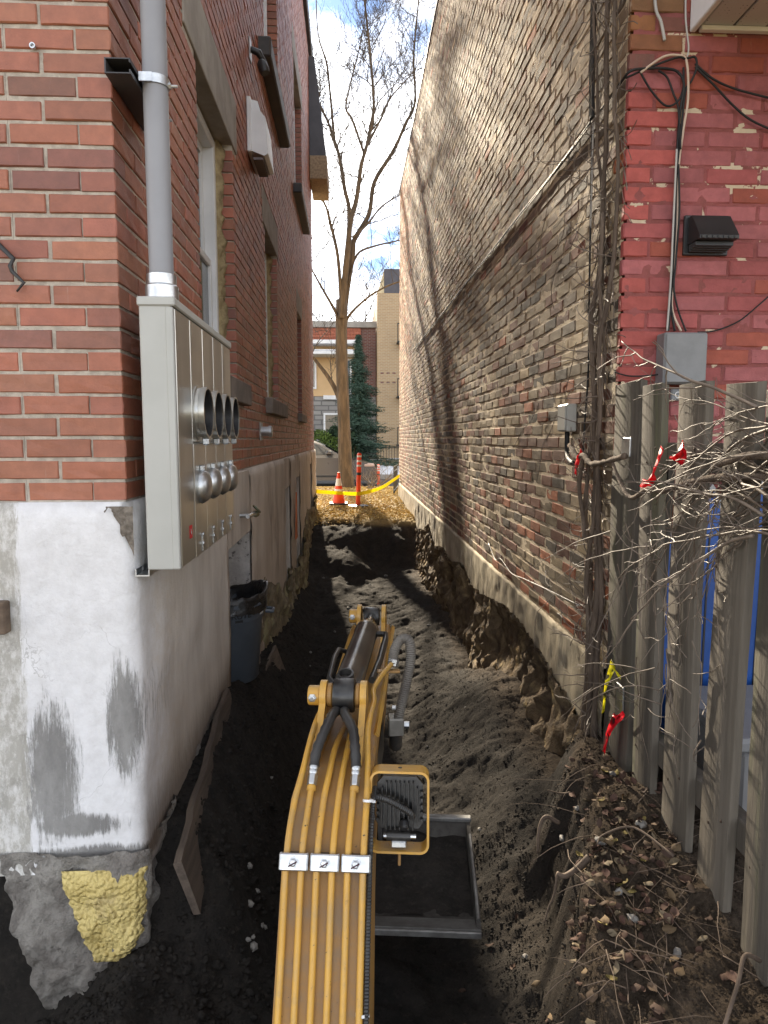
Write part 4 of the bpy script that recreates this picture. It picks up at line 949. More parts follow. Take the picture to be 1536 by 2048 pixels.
ear(-.062,-.045,tip_s,tip_z,.052,(1.36,1.66,-.90)); ear(.045,.062,tip_s,tip_z,.052,(1.30,1.66,-.92)); boss(-.098,-.062,tip_s,tip_z,.030)
# arm cylinder
ax = (E_(0,tip_s,tip_z)-E_(0,pin_s,pin_z)); al = ax.length; ax.normalize(); p0 = E_(0,pin_s,pin_z)
cyl = MB().lathe([(.030,.03),(.043,.035),(.043,.10),(.0445,.105),(.0445,.74),(.047,.745),(.047,.80),(.040,.81),(.028,.815)], p0, ax, 36).build('cylinder', M_cyl, ex, 'auto')
MB().lathe([(.046,0),(.048,.004),(.048,.056),(.046,.06)], E_(-.030,pin_s,pin_z), LD, 26).build('cylinder_base', M_blk, cyl, 'auto')
MB().lathe([(.024,-.01),(.026,.02),(.0245,.030),(.0185,.031),(.0175,.012)], p0+ax*.055+Vector((0,0,.024)), (-.1,-.35,1), 22, False).build('port', M_blk, cyl, 'auto')
MB().lathe([(.0235,.81),(.0235,al-.03),(.02,al)], p0, ax, 24).build('rod', mat('chrome_rod', (.5,.5,.5), (.4,.4,.4), 5, .12, 1, bstr=0), cyl, 'auto')
MB().lathe([(.038,0),(.040,.004),(.040,.062),(.038,.066)], E_(-.033,tip_s,tip_z), LD, 22).build('rod_eye', M_blk, cyl, 'auto')
MB().tube([p0+ax*.10+LD*-.045+Vector((0,0,.0)), p0+ax*.12+LD*-.060+Vector((0,0,.012)), p0+ax*.30+LD*-.066+Vector((0,0,.030)), p0+ax*.38+LD*-.062+Vector((0,0,.032)), p0+ax*.41+LD*-.044+Vector((0,0,.018))], .0085, 10).build('oil_pipe', M_blk, cyl, 'auto')
MB().tube([p0+ax*.745+LD*.045, p0+ax*.74+LD*.078, p0+ax*.70+LD*.080+Vector((0,0,-.012)), p0+ax*.50+LD*.070+Vector((0,0,-.04)), p0+ax*.32+LD*.055+Vector((0,0,-.055))], .012, 10).build('oil_pipe', M_blk, cyl, 'auto')
# corrugated conduit loop and valve block on the right flank
vb = E_(.135, .78, -.955)
va = MB().box((-.026,-.03,-.03),(.026,.03,.03),.004,Matrix.Translation(vb)).build('valve_block', mat('cast_aluminium', (.32,.31,.28), (.24,.23,.21), 20, .5, .6), ex)
MB().lathe([(.022,-.03),(.022,-.075),(.016,-.085)], vb, (0,0,1), 18).build('solenoid', M_blk, va, 'auto'); MB().lathe([(.012,.026),(.012,.045)], vb, LD, 6).build('plug', M_galv, va)
MB().box((-.02,-.012,0),(.02,.012,.008),.002,Matrix.Translation(vb+Vector((.005,0,.055)))).build('fitting', M_galv, va)
rings(MB(), [E_(.125,.76,-.74), E_(.130,.78,-.70), E_(.150,.80,-.668), E_(.178,.80,-.672), E_(.184,.79,-.73), E_(.168,.78,-.82), E_(.150,.775,-.90), E_(.145,.775,-.925)], .0155, .007, .0018, 14).build('conduit_hose', mat('dusty_conduit', (.16,.145,.125), (.10,.09,.08), 10, .6), ex, 'auto')
MB().lathe([(.016,-.012),(.019,-.008),(.019,.012),(.016,.014)], E_(.127,.765,-.735), (.2,.1,.9), 8).build('fitting', M_galv, ex)
MB().box((-.03,-.012,-.004),(.045,.012,.004),.002,Matrix.Translation(E_(.105,.74,-.757))).build('bracket', M_yel, ex)
# work light
wl = E_(.168, .205, -.932); ML = Matrix(((LD.x,FD.x,0,wl.x),(LD.y,FD.y,0,wl.y),(0,0,1,wl.z),(0,0,0,1))) @ Matrix.Rotation(R(-12), 4, 'X') @ Matrix.Scale(.93, 4)
def rrect(hw, hh, r, n=6):
    o = []
    for (sx_, sz_, a0) in ((1,1,0),(-1,1,90),(-1,-1,180),(1,-1,270)):
        for k in range(n+1): a = R(a0+90*k/n); o.append((sx_*(hw-r)+r*math.cos(a), sz_*(hh-r)+r*math.sin(a)))
    return o
P = []; ro, ri = rrect(.080,.106,.024), rrect(.074,.100,.019)
for (a, b), (c, d) in zip(ro+ro[:1], ri+ri[:1]): P.append([ML @ Vector(q) for q in ((a,-.040,b),(a,.036,b),(c,.036,d),(c,-.040,d),(a,-.040,b))])
gd = MB().grid(P).build('light_guard', M_yel2, ex, 'auto')
MB().lathe([(.005,0),(.005,.0015)], ML @ Vector((0,0,.1062)), ML.to_3x3() @ Vector((0,0,1)), 10).build('hole', M_blk, gd)
hs = [(-.052,-.062),(.052,-.062),(.063,-.048),(.063,.056),(.046,.074),(-.046,.074),(-.063,.056),(-.063,-.048)]
Mh = ML @ Matrix(((1,0,0,0),(0,0,1,0),(0,1,0,.008),(0,0,0,1)))
lh = MB().prism(hs, .004, .026, Mh).build('light_housing', M_blk, ex)
for k in range(9):
    xk = -.048+.012*k; hh = .066 if abs(xk) < .04 else .052
    MB().box((xk-.0018,-.018,-hh+.012),(xk+.0018,.004,hh+.006),.0008,ML).build('cooling_fin', M_blk, lh)
for sg in (-1,1):
    for k in range(5): MB().box((sg*.060-.004,-.012,-.034+.018*k),(sg*.060+.004,.004,-.024+.018*k),.001,ML).build('side_fin', M_blk, lh)
MB().tube([ML @ Vector(p) for p in ((-.034,-.022,-.066),(.030,-.022,-.066))], .012, 14).build('hinge', M_blk, lh, 'auto')
MB().tube([ML @ Vector(p) for p in ((-.042,-.022,-.066),(.045,-.022,-.066))], .006, 8).build('hinge_bolt', M_galv, lh)
MB().box((-.022,-.034,-.094),(.020,-.012,-.076),.003,ML).build('bracket', M_galv, lh)
MB().box((-.004,-.004,-.150),(.004,.004,-.104),.002,ML).build('drop_tab', M_yel, ex)
rings(MB(), [ML @ Vector(p) for p in ((-.085,-.02,.028),(-.062,-.035,.036),(-.035,-.045,.034),(.0,-.042,.018),(.030,-.034,-.002),(.034,-.022,-.018))], .0075, .005, .0012, 10).build('light_cable', M_rubber, ex, 'auto')
MB().lathe([(.010,0),(.012,.004),(.012,.016),(.008,.02)], ML @ Vector((.012,-.02,-.028)), (0,-.6,-.4), 10).build('plug', M_black, ex)
MB().box((-.092,-.006,.018),(-.072,.006,.030),.002,ML).build('bracket', M_galv, ex)
MB().box((-.085,-.004,-.035),(-.066,.010,-.02),.002,ML).build('bracket', M_galv, ex)
# stick and bucket (only partly seen behind the boom)
mb = MB(); P = []
for (s, z, hs_, w_) in ((1.56,-.88,.05,.05),(1.50,-.93,.075,.055),(1.32,-1.10,.085,.055),(1.12,-1.36,.06,.05),(1.05,-1.45,.045,.05)):
    d = Vector((0,.8,.62)).normalized(); dd = Vector((0, d.y, -d.z))
    q = [E_(l, s+a*.78*hs_, z+a*.62*hs_) for l, a in ((-w_,-1),(w_,-1),(w_,1),(-w_,1))]; P.append(q+[q[0]])
mb.grid(P); b0 = len(mb.v); mb.v += [tuple(p) for p in P[0][:-1]]; mb.f.append((b0,b0+1,b0+2,b0+3)); b0 = len(mb.v); mb.v += [tuple(p) for p in P[-1][:-1]]; mb.f.append((b0+3,b0+2,b0+1,b0)); mb.build('stick', M_yel, ex, 'auto', fix=True)
M_bkt = mat('soil_stained_bucket', (.075,.071,.066), (.052,.048,.045), 9, .88, 0, bscale=60, bstr=.4, bdist=.003, spec=.1, c3=(.032,.029,.026), s3=4, r3=(.48,.62))
M_wear = mat('worn_steel', (.22,.22,.215), (.13,.125,.12), 14, .5, .6, bscale=90, bstr=.3)
lo_, hi_ = -.16, .395
prof = [(.545,-1.505),(.62,-1.530),(.72,-1.548),(.84,-1.558),(.95,-1.556),(1.03,-1.540),(1.075,-1.51),(1.095,-1.47)]
P = [[E_(l, s, z) for s, z in prof] for l in (lo_, hi_)]; P2 = [[E_(l, s+ds, z+dz) for (s, z), (ds, dz) in zip(prof, ((0,-.012),(0,-.014),(0,-.014),(0,-.014),(.003,-.014),(.01,-.01),(.014,-.004),(.014,0)))] for l in (lo_, hi_)]
mb = MB(); mb.grid(P); mb.grid([list(reversed(r_)) for r_ in P2])
mb.add([P[0][0],P[1][0],P2[1][0],P2[0][0]], [(0,1,2,3)]); mb.add([P[0][-1],P[1][-1],P2[1][-1],P2[0][-1]], [(3,2,1,0)])
bk = mb.build('bucket', M_bkt, ex, 'auto', fix=True)
side = [(.54,-1.52)]+[(s, z-.016) for s, z in prof[1:-1]]+[(1.112,-1.468),(.98,-1.462),(.64,-1.478),(.545,-1.492)]
Mq = Matrix(((FD.x,0,LD.x,EB.x),(FD.y,0,LD.y,EB.y),(0,1,0,0),(0,0,0,1)))
for a in (lo_-.014, hi_): MB().prism(side, a, a+.014, Mq).build('side_plate', M_bkt, bk)
MB().tube([E_(hi_+.007, s, z+.004) for s, z in ((.56,-1.49),(.65,-1.476),(.98,-1.460))], .006, 6).build('side_wear_strip', M_wear, bk)
MB().prism([(.525,-1.522),(.62,-1.548),(.62,-1.529),(.532,-1.498)], lo_-.014, hi_+.014, Mq).build('cutting_edge', mat('smeared_steel', (.11,.107,.102), (.075,.071,.067), 12, .8, 0, bscale=60, bstr=.2, spec=.15), bk)
MB().box((lo_-.012,.518,-1.520),(hi_+.014,.526,-1.500),.002,Matrix(((LD.x,FD.x,0,EB.x),(LD.y,FD.y,0,EB.y),(0,0,1,0),(0,0,0,1)))).build('lip_edge', M_wear, bk)
MB().box((lo_,1.085,-1.47),(hi_+.02,1.115,-1.452),.004,Matrix(((LD.x,FD.x,0,EB.x),(LD.y,FD.y,0,EB.y),(0,0,1,0),(0,0,0,1)))).build('back_beam', M_wear, bk)
for a in (-.02, .06): MB().prism([(1.02,-1.53),(1.12,-1.50),(1.13,-1.40),(1.06,-1.36),(1.0,-1.42)], a, a+.016, Mq).build('bucket_ear', M_bkt, bk)

P = [[E_(lo_+.004+(hi_-lo_-.008)*i/40, .635+.44*j/30, -1.532+.022*sstep(0,30,j)-.010*math.sin(math.pi*j/30)+.007*f3(i*.16,j*.16,3,4,6)) for i in range(41)] for j in range(31)]
tag(MB().grid(P).build('bucket_soil', M_soil, bk, True), kind='stuff')
# ------------------------------------------------------------------ bare street tree
def bark(name, a, b):
    return mat(name, a, b, 7, .9, bscale=16, bstr=1, bdist=.03, stretch=(2.2,2.2,.35), c3=tuple(x*.55 for x in a), s3=9, r3=(.52,.68))
M_bark = bark('street_tree_bark', (.15,.103,.060), (.080,.057,.036)); M_twig = mat('dark_twigs', (.085,.065,.050), (.06,.048,.038), 5, .85, bstr=0)
tree = empty('bare_tree', (-.1, 17.5, -1.22), 'tall bare tree standing on leafy ground at the street end', 'tree')
TY = 17.5
limbs = {
 'trunk': ([(-.10,-1.6),(-.106,-1.206),(-.125,-.5),(-.147,.345),(-.18,1.4),(-.197,2.169),(-.19,3.363)], .25, .17, 0, 0),
 'A': ([(-.15,2.6),(-.105,3.364),(.083,4.543),(.133,4.894),(.496,5.526),(.63,6.288),(1.108,7.073),(1.417,7.748),(1.641,8.259),(1.612,9.394),(1.745,10.888),(1.8,12.5)], .13, .015, .25, .8),
 'B': ([(-.19,2.9),(-.153,3.363),(-.025,4.542),(.038,5.102),(.172,5.579),(.233,5.925),(.295,6.362),(.44,6.855),(.584,7.527),(.538,8.413),(.434,9.419),(.366,10.195),(.463,11.497),(.5,13)], .125, .012, -.2, -.6),
 'C': ([(-.2,2.9),(-.19,3.363),(-.1,4.072),(.015,5.403),(-.101,6.069),(-.216,6.786),(-.343,7.226),(-.54,7.762),(-.748,8.127),(-1.127,8.839),(-1.6,10.2)], .12, .015, .1, .6),
 'C2': ([(-.343,7.226),(-.43,8.212),(-.517,8.976),(-.71,9.609),(-.758,10.598),(-.8,12)], .05, .01, .35, .4),
 'D': ([(-.19,3.2),(-.268,4.305),(-.443,5.037),(-.56,5.394),(-.925,5.918),(-1.6,6.8)], .075, .015, -.2, -1.0),
 'E': ([(-.03,3.8),(.192,4.521),(.652,4.784),(1.281,4.979),(1.838,5.267),(2.6,5.8)], .05, .012, .2, 1.0),
 'F': ([(-.17,.6),(-.3,1.1),(-.532,1.527),(-.822,1.912),(-1.206,2.402),(-2.0,3.4)], .11, .03, 0, .5),
 'G': ([(-.193,2.75),(-.325,3.041),(-.589,3.477),(-.803,3.829),(-1.18,4.527),(-1.8,5.8)], .06, .015, 0, -.8),
 'H': ([(-.15,2.55),(-.022,2.96),(.406,3.368),(.931,3.658),(1.602,3.855),(2.4,4.2)], .06, .012, .1, -.5),
 'I': ([(.085,4.893),(.448,5.247),(.809,5.716),(1.29,6.069),(1.83,6.538),(2.5,7.5)], .045, .01, .2, .9),
 'B2': ([(.356,6.7),(.097,7.415),(-.056,7.694),(.041,8.2),(.305,9.206),(.401,9.978),(.3,11.2)], .045, .01, -.25, -.2),
 'A2': ([(.464,6.97),(.75,7.542),(.988,8.109),(1.225,8.451),(1.579,8.905),(2.2,9.8)], .045, .01, -.1, .7)}
rt = random.Random(77); twig = MB(); twn = 0
def grow(p, d, length, r, depth):
    global twn
    n = 6; pts = [Vector(p)]; dd = Vector(d).normalized(); rs = [r]
    for i in range(n):
        dd = (dd + Vector((rt.uniform(-1,1), rt.uniform(-1,1), rt.uniform(-.5,.9)))*.22).normalized()
        pts.append(pts[-1]+dd*length/n); rs.append(r*(1-.8*(i+1)/n))
    twig.tube(pts, rs, 4 if r < .012 else 5, False); twn += 1
    if depth > 0:
        for i in range(1, n+1):
            for _ in range(1 if rt.random() < .72 else 2):
                o = Vector((rt.uniform(-1,1), rt.uniform(-1,1), rt.uniform(-.2,.8))).normalized()
                grow(pts[i], (dd*.8+o), length*rt.uniform(.35,.65), max(.0045, rs[i]*.62), depth-1)
crown = None
for nm, (pts, ra, rb_, d0, d1) in limbs.items():
    n = len(pts); P = catmull([Vector((x, TY+d0+(d1-d0)*i/(n-1), z)) for i, (x, z) in enumerate(pts)], 5); m = len(P)
    rad = [(.78 if nm == 'trunk' else .72)*(ra+(rb_-ra)*(i/(m-1))**.8)*(1+.05*f3(i*.7, 1, 1, 2, 3)) for i in range(m)]
    if nm == 'trunk':
        for i in range(m):
            if P[i].z < -.6: rad[i] *= 1+.22*((-.6-P[i].z)/.6)**2
    MB().tube(P, rad, 18 if nm == 'trunk' else 10).build('trunk' if nm == 'trunk' else 'limb', M_bark, tree, True)
    if nm == 'trunk': continue
    for i in range(int(m*.3), m):
        for _ in range(2 if i > m*.5 else 1):
            if rt.random() < .38:
                t = (P[min(i+1,m-1)]-P[i-1]).normalized(); o = Vector((rt.uniform(-1,1), rt.uniform(-1,1), rt.uniform(-.3,.7))).normalized()
                grow(P[i], t*.7+o, rt.uniform(.7,1.7), min(.016, max(.005, rad[i]*.45)), 2)
tag(twig.build('twigs', M_twig, tree), kind='stuff')

# second, smaller and further bare trees behind it (fine branching over the far roofs)
def small_tree(x, y, h, lab, seed, nlimb=7):
    global twig, rt
    rt = random.Random(seed); twig = MB(); o = empty('bare_tree', (x, y, -1), lab, 'tree', 'bare trees across the street')
    MB().tube(catmull([(x,y,-1.2),(x+.1,y,h*.25),(x-.05,y,h*.5),(x+.1,y,h*.9)],6), [.14-.125*i/18 for i in range(19)], 8).build('trunk', M_bark, o, True)
    for k in range(nlimb):
        z = h*(.25+.6*k/nlimb); a = k*2.4; grow((x,y,z), (math.cos(a),math.sin(a),.8), h*.35*(1.2-.6*k/nlimb), .045, 3)
    tag(twig.build('twigs', M_twig, o), kind='stuff')
small_tree(1.0, 44.0, 11, 'far bare tree rising above the roofs, just right of the trunk', 5); small_tree(-2.0, 47.0, 10, 'far bare tree rising above the roofs, left of the trunk', 6)

# ------------------------------------------------------------------ lawn litter, cone, posts, tape
rl = np.random.default_rng(4); n = 22000
lx = rl.uniform(-1.6, 2.3, n); ly = rl.uniform(11.3, 18.6, n); base_z = np.where(ly < 13, terrain(lx, ly, False), np.interp(ly, [13,15,17.5,18.6], [-1.312,-1.27,-1.22,-1.31])) + .006
k_ = (base_z > -1.40) | (rl.random(n) < .25); lx, ly, base_z = lx[k_], ly[k_], base_z[k_]; n = len(lx)
an = rl.uniform(0, 6.28, n); sz = rl.uniform(.014, .032, n); V = np.zeros((n, 4, 3)); tl_ = rl.uniform(-.5, .5, (n, 2)); up = rl.uniform(.0, .03, n)
for q, (a, b) in enumerate(((-1,0),(0,-.55),(1,0),(0,.55))):
    dx = a*sz; dy = b*sz; V[:, q, 0] = lx+dx*np.cos(an)-dy*np.sin(an); V[:, q, 1] = ly+dx*np.sin(an)+dy*np.cos(an); V[:, q, 2] = base_z+up+(dx*tl_[:, 0]+dy*tl_[:, 1])+(.015 if b else 0)
colr = np.array([(.62,.45,.16),(.68,.52,.21),(.45,.30,.10),(.62,.50,.26),(.52,.37,.14)])[rl.integers(0, 5, n)]*rl.uniform(.7, 1.2, (n, 1))
def leaf_mat(name, rough=.6):
    m, nt_, n_, l, bs = nodes_of(name); at = n_.new('ShaderNodeAttribute'); at.attribute_name = 'bcol'; oi = n_.new('ShaderNodeObjectInfo')
    l.new(mixc(n_, l, 1.0, at.outputs['Color'], oi.outputs['Color'], 'MULTIPLY'), bs.inputs['Base Color']); bs.inputs['Roughness'].default_value = .8; bs.inputs['Specular IOR Level'].default_value = .15; return m
M_leaf = leaf_mat('dry_leaf')
o = np_mesh('leaf_litter', V.reshape(-1, 3), np.arange(n*4).reshape(-1, 4), M_leaf, None, np.repeat(colr, 4, 0)); tag(o, 'yellow fallen leaves covering the lawn beyond the trench', 'leaves', kind='stuff')
M_or = mat('fluorescent_orange', (.85,.075,.012), (.75,.06,.01), 6, .45, bstr=.05); M_refl = mat('white_reflective_band', (.75,.74,.72), (.66,.65,.63), 20, .4, bstr=.05)
cone = empty('traffic_cone', (-.225, 13.6, -1.27), 'orange traffic cone with white bands in front of the tree', 'cone')
cz0 = -1.262
def cpart(nm, z0_, z1_, r0, r1, m): MB().lathe([(r0, z0_), (r1, z1_)], (-.225,13.6,cz0), (0,0,1), 22).build(nm, m, cone, 'auto')
cpart('cone_body', .03,.24,.125,.088,M_or); cpart('reflective_band', .24,.30,.088,.077,M_refl); cpart('cone_body', .30,.36,.077,.066,M_or); cpart('reflective_band', .36,.50,.066,.042,M_refl); cpart('cone_body', .50,.62,.042,.022,M_or)
MB().box((-.40,13.43,cz0),(-.05,13.77,cz0+.03),.008).build('base', M_black, cone)
def delineator(x, y, z, h, lab, lean=0):
    o = empty('delineator_post', (x, y, z), lab, 'post', 'orange marker posts')
    MB().lathe([(.20,0),(.20,.02),(.05,.035)], (x,y,z), (0,0,1), 20).build('base', M_black, o, 'auto')
    P0 = Vector((x,y,z+.02)); d = Vector((lean,0,1)).normalized()
    MB().lathe([(.043,0),(.043,h*.66),(.043,h-.03),(.03,h)], P0, d, 16).build('tube', M_or, o, 'auto')
    for a in (.74,.83,.92): MB().lathe([(.0445,h*a),(.0445,h*a+.035)], P0, d, 16).build('reflective_band', M_refl, o, 'auto')
    MB().lathe([(.046,h*.58),(.046,h*.63)], P0, d, 16).build('dark_band', M_black, o, 'auto')
delineator(.147, 13.4, -1.285, 1.0, 'tall orange delineator post with white bands beside the cone', .03)
delineator(.82, 20.3, -1.5, .75, 'short orange delineator post by the kerb')
M_tape = translucent(mat('yellow_caution_tape', (.85,.74,.02), (.80,.68,.02), 8, .4, bstr=0), .5, (.9,.80,.02))
P = catmull([(-.66,12.7,-.94),(-.45,13.1,-.99),(-.2,13.42,-1.03),(.1,13.33,-1.04),(.3,13.4,-1.02),(.6,13.8,-.96),(.85,14.4,-.87),(1.06,15.0,-.78)], 8)
mb = MB(); mb.grid([[p+Vector((0,0,.035)) for p in P], [p+Vector((.0,.008*math.sin(i*.8),-.035)) for i, p in enumerate(P)]]); tpo = mb.build('caution_tape', M_tape)
so_ = tpo.modifiers.new('s', 'SOLIDIFY'); so_.thickness = .001; tag(tpo, 'yellow caution tape strung across the alley end behind the cone', 'tape')
# iron fence stub, brush pile
M_iron = mat('black_iron', (.02,.02,.02), (.035,.033,.03), 10, .6)
fi = empty('iron_fence', (1.1, 16.2, -1.25), 'short black iron fence by the far right wall corner', 'fence')
for k in range(9): MB().tube([(.98+.10*(k%3)*0+.02*k, 15.7+.16*k, -1.3),(.98+.02*k, 15.7+.16*k, -.62)], .013, 6).build('picket', M_iron, fi)
for z_ in (-.72,-1.15): MB().tube([(.97,15.6,z_),(1.16,17.05,z_)], .014, 6).build('rail', M_iron, fi)
twig = MB(); rt = random.Random(9)
for k in range(12): grow((.45+rt.uniform(-.35,.35), 17.2+rt.uniform(-.4,.4), -1.2+rt.uniform(0,.15)), (rt.uniform(-1,1), rt.uniform(-1,1), .25), .7, .012, 1)
tag(twig.build('brush_pile', mat('cut_brush', (.22,.17,.12), (.14,.11,.08), 9, .9, bstr=0)), 'pile of cut bare twigs to the right of the tree trunk', 'brush', kind='stuff')

# ------------------------------------------------------------------ parked car
car = empty('parked_car', (-1.4, 22.3, -1.48), 'taupe sedan parked on the street behind the tree', 'car')
M_carp = mat('taupe_car_paint', (.040,.030,.024), (.036,.027,.022), 2, .3, .2, bstr=0, coat=.8)
def body(pts, hw, tum, zt0, zt1, name, m):
    rows = []
    for l in (-1,-.86,-.5,0,.5,.86,1):
        row = []
        for (x, z) in pts:
            k = max(0, (z-zt0)/(zt1-zt0)); w_ = hw*(1-tum*k); e = (abs(l)**3)*.04
            row.append((CX+x, 22.35+l*w_, -1.47+z - e*(z > .5)))
        rows.append(row+[row[0]])
    mb = MB(); mb.grid(rows)
    for r_, rev in ((rows[0], 0), (rows[-1], 1)):
        b = len(mb.v); mb.v += r_[:-1]; f = tuple(range(b, b+len(r_)-1)); mb.f.append(f if rev else tuple(reversed(f)))
    return mb.build(name, m, car, 'auto', fix=True)
CX = -1.45
bodyp = [(-2.25,.35),(-2.28,.75),(-2.15,.92),(-1.6,.97),(1.05,.93),(1.75,.84),(2.15,.70),(2.30,.52),(2.28,.25),(1.95,.20),(-2.1,.22)]
body(bodyp, .90, .06, .5, 1.0, 'body', M_carp)
body([(-1.75,.94),(-1.0,1.40),(-.55,1.46),(.25,1.44),(.65,1.30),(1.30,.93)], .86, .20, .93, 1.46, 'roof', mat('silvered_car_paint', (.16,.155,.145), (.15,.145,.135), 2, .25, .4, bstr=0, coat=.8))
for (a, name) in (([(-1.25,1.0),(-.85,1.33),(-.52,1.39),(-.35,1.39),(-.35,1.0)], 'window'), ([(-.27,1.0),(-.27,1.39),(.22,1.37),(.55,1.26),(.98,1.0)], 'window')):
    MB().add([(CX+x, 22.35-.86*(1-.2*max(0,(z-.93)/.53))-.012, -1.47+z) for x, z in a], [tuple(range(len(a)))]).build(name, M_glass, car, fix=True)
MB().add([(CX+x, 22.35+y_, -1.47+z+.012) for x, y_, z in ((1.28,-.70,.945),(1.28,.70,.945),(.68,.62,1.30),(.68,-.62,1.30))], [(0,1,2,3)]).build('windscreen', M_glass, car)
M_tyre = mat('tyre', (.02,.02,.02), (.03,.03,.03), 10, .8); 
for x_, y_ in ((1.45,21.47),(-1.35,21.47),(1.45,23.05),(-1.35,23.05)):
    wh = MB().lathe([(.20,0),(.31,.01),(.325,.05),(.325,.15),(.31,.19),(.20,.2)], (CX+x_,y_,-1.49+.325), (0,1,0), 26).build('wheel', M_tyre, car, 'auto')
    MB().lathe([(.20,-.002),(.17,.02),(.05,.01),(.001,.0)], (CX+x_,y_,-1.49+.325), (0,1,0), 20, False).build('rim', M_galv, wh, 'auto')
MB().box((CX+1.86,21.46,-1.47+.60),(CX+2.2,21.62,-1.47+.73),.04).build('headlight', mat('headlight_lens', (.55,.40,.33), (.5,.36,.3), 4, .15, bstr=0), car)
MB().box((CX+.72,21.28,-1.47+.98),(CX+.92,21.47,-1.47+1.11),.04).build('wing_mirror', M_carp, car)
MB().box((CX+-.30,21.445,-1.47+.40),(CX+-.285,21.452,-1.47+.95)).build('door_seam', M_black, car)
MB().box((CX-1.9,21.45,-1.47+.30),(CX+1.1,21.468,-1.47+.36),.005).build('sill_trim', M_iron, car)

# ------------------------------------------------------------------ buildings across the street
def far_brick(name, a, b, mcol, sx=1):
    m, nt_, n, l, bs = nodes_of(name); pos = n.new('ShaderNodeNewGeometry').outputs['Position']
    cx_ = n.new('ShaderNodeSeparateXYZ'); l.new(pos, cx_.inputs[0]); cb_ = n.new('ShaderNodeCombineXYZ'); l.new(cx_.outputs[0], cb_.inputs[0]); l.new(cx_.outputs[2], cb_.inputs[1])
    t = n.new('ShaderNodeTexBrick'); t.inputs['Color1'].default_value = (*a,1); t.inputs['Color2'].default_value = (*b,1); t.inputs['Mortar'].default_value = (*mcol,1); t.inputs['Scale'].default_value = 1; t.inputs['Brick Width'].default_value = .215*sx; t.inputs['Row Height'].default_value = .072*sx; t.inputs['Mortar Size'].default_value = .010*sx
    l.new(cb_.outputs[0], t.inputs['Vector']); l.new(t.outputs['Color'], bs.inputs['Base Color']); bs.inputs['Roughness'].default_value = .85; return m
dx = empty('duplex_house', (-.9, 34.5, -.9), 'two storey duplex with red tile parapet behind the spruce', 'house')
M_grst = far_brick('grey_stone_facing', (.22,.21,.20), (.30,.29,.275), (.14,.135,.13), 3.2); M_rdk = far_brick('dark_red_brick', (.14,.055,.045), (.20,.07,.05), (.25,.22,.2)); M_tanp = mat('tan_siding', (.62,.42,.22), (.58,.39,.20), 2, .7, bstr=0)
MB().box((-8,34.5,-1.2),(1.27,42,5.35)).build('wall', mat('duplex_wall', (.30,.27,.24)), dx)
MB().box((-8,34.42,-1.0),(1.26,34.49,2.05)).build('stone_facing', M_grst, dx)
MB().box((.55,34.40,2.05),(1.268,34.49,5.36)).build('brick_pier', M_rdk, dx)
MB().box((-8,34.40,2.06),(.54,34.49,4.5)).build('panel_siding', M_tanp, dx)
MB().box((-8,34.2,5.30),(1.32,34.5,5.60),.02).build('cornice', M_conc, dx)
mb = MB(); Mz = Matrix(((0,0,1,0),(1,0,0,0),(0,1,0,0),(0,0,0,1))); mb.prism([(33.95,4.62),(34.395,4.62),(34.395,5.29),(34.3,5.29)], -8, .54, Mz); roof = mb.build('tile_roof', mat('red_clay_tile', (.34,.11,.06), (.24,.075,.045), 9, .8, bscale=14, bstr=1, bdist=.03, stretch=(1.5,1,.7)), dx)
for k in range(4): MB().box((-8,33.90+.10*k,4.62+.165*k),(.55,33.96+.10*k,4.66+.165*k),.008).build('tile_course', roof.data.materials[0], roof)
MB().box((-8,33.3,4.42),(.56,34.39,4.60),.02).build('eave', M_white, dx)
MB().box((-8,33.0,4.05),(.45,34.38,4.12),.02).build('porch_roof', M_snow, dx); MB().box((-8,33.0,3.90),(.45,34.38,4.045),.02).build('porch_beam', M_white, dx)
def fwin(parent, x0, x1, z0_, z1_, y=34.38, bar=True):
    f = MB()
    for lo, hi in (((x0,y-.06,z0_),(x0+.09,y,z1_)),((x1-.09,y-.06,z0_),(x1,y,z1_)),((x0+.091,y-.06,z0_),(x1-.091,y,z0_+.09)),((x0+.091,y-.06,z1_-.09),(x1-.091,y,z1_))): f.box(lo, hi)
    o = f.build('window', M_white, parent); MB().box((x0+.08,y-.03,z0_+.08),(x1-.08,y-.01,z1_-.08)).build('pane', M_glass, o)
fwin(dx, -.45, .1, 2.1, 3.85, bar=False); fwin(dx, -1.28, -.42, -.35, 1.25); fwin(dx, -3.2, -2.0, .0, 1.3); fwin(dx, -3.2, -1.6, 2.4, 3.8); fwin(dx, .0, .55, -.6, 1.1)
MB().box((-1.28,34.30,1.9),(.5,34.39,2.10),.01).build('belt_course', M_white, dx)
tb = empty('tan_apartment_building', (2.6, 33.5, -.9), 'tall tan brick apartment block at the far right of the gap', 'building')
M_tanb = far_brick('tan_brick', (.42,.29,.16), (.36,.245,.135), (.45,.38,.28))
MB().box((1.30,33.4,-1.2),(9,44,6.75)).build('wall', M_tanb, tb)
MB().box((1.62,33.42,6.752),(9,44,7.85)).build('parapet_cladding', mat('dark_slate_cladding', (.06,.06,.075), (.085,.08,.095), 3, .6), tb)
MB().add([(1.30,33.45,6.752),(1.618,33.45,6.752),(1.618,33.45,7.83),(1.30,34.6,6.752),(1.618,34.6,6.752),(1.618,34.6,7.83)], [(0,1,2),(5,4,3),(0,2,5,3),(0,3,4,1)]).build('gable', mat('cream_stucco', (.62,.52,.33)), tb)
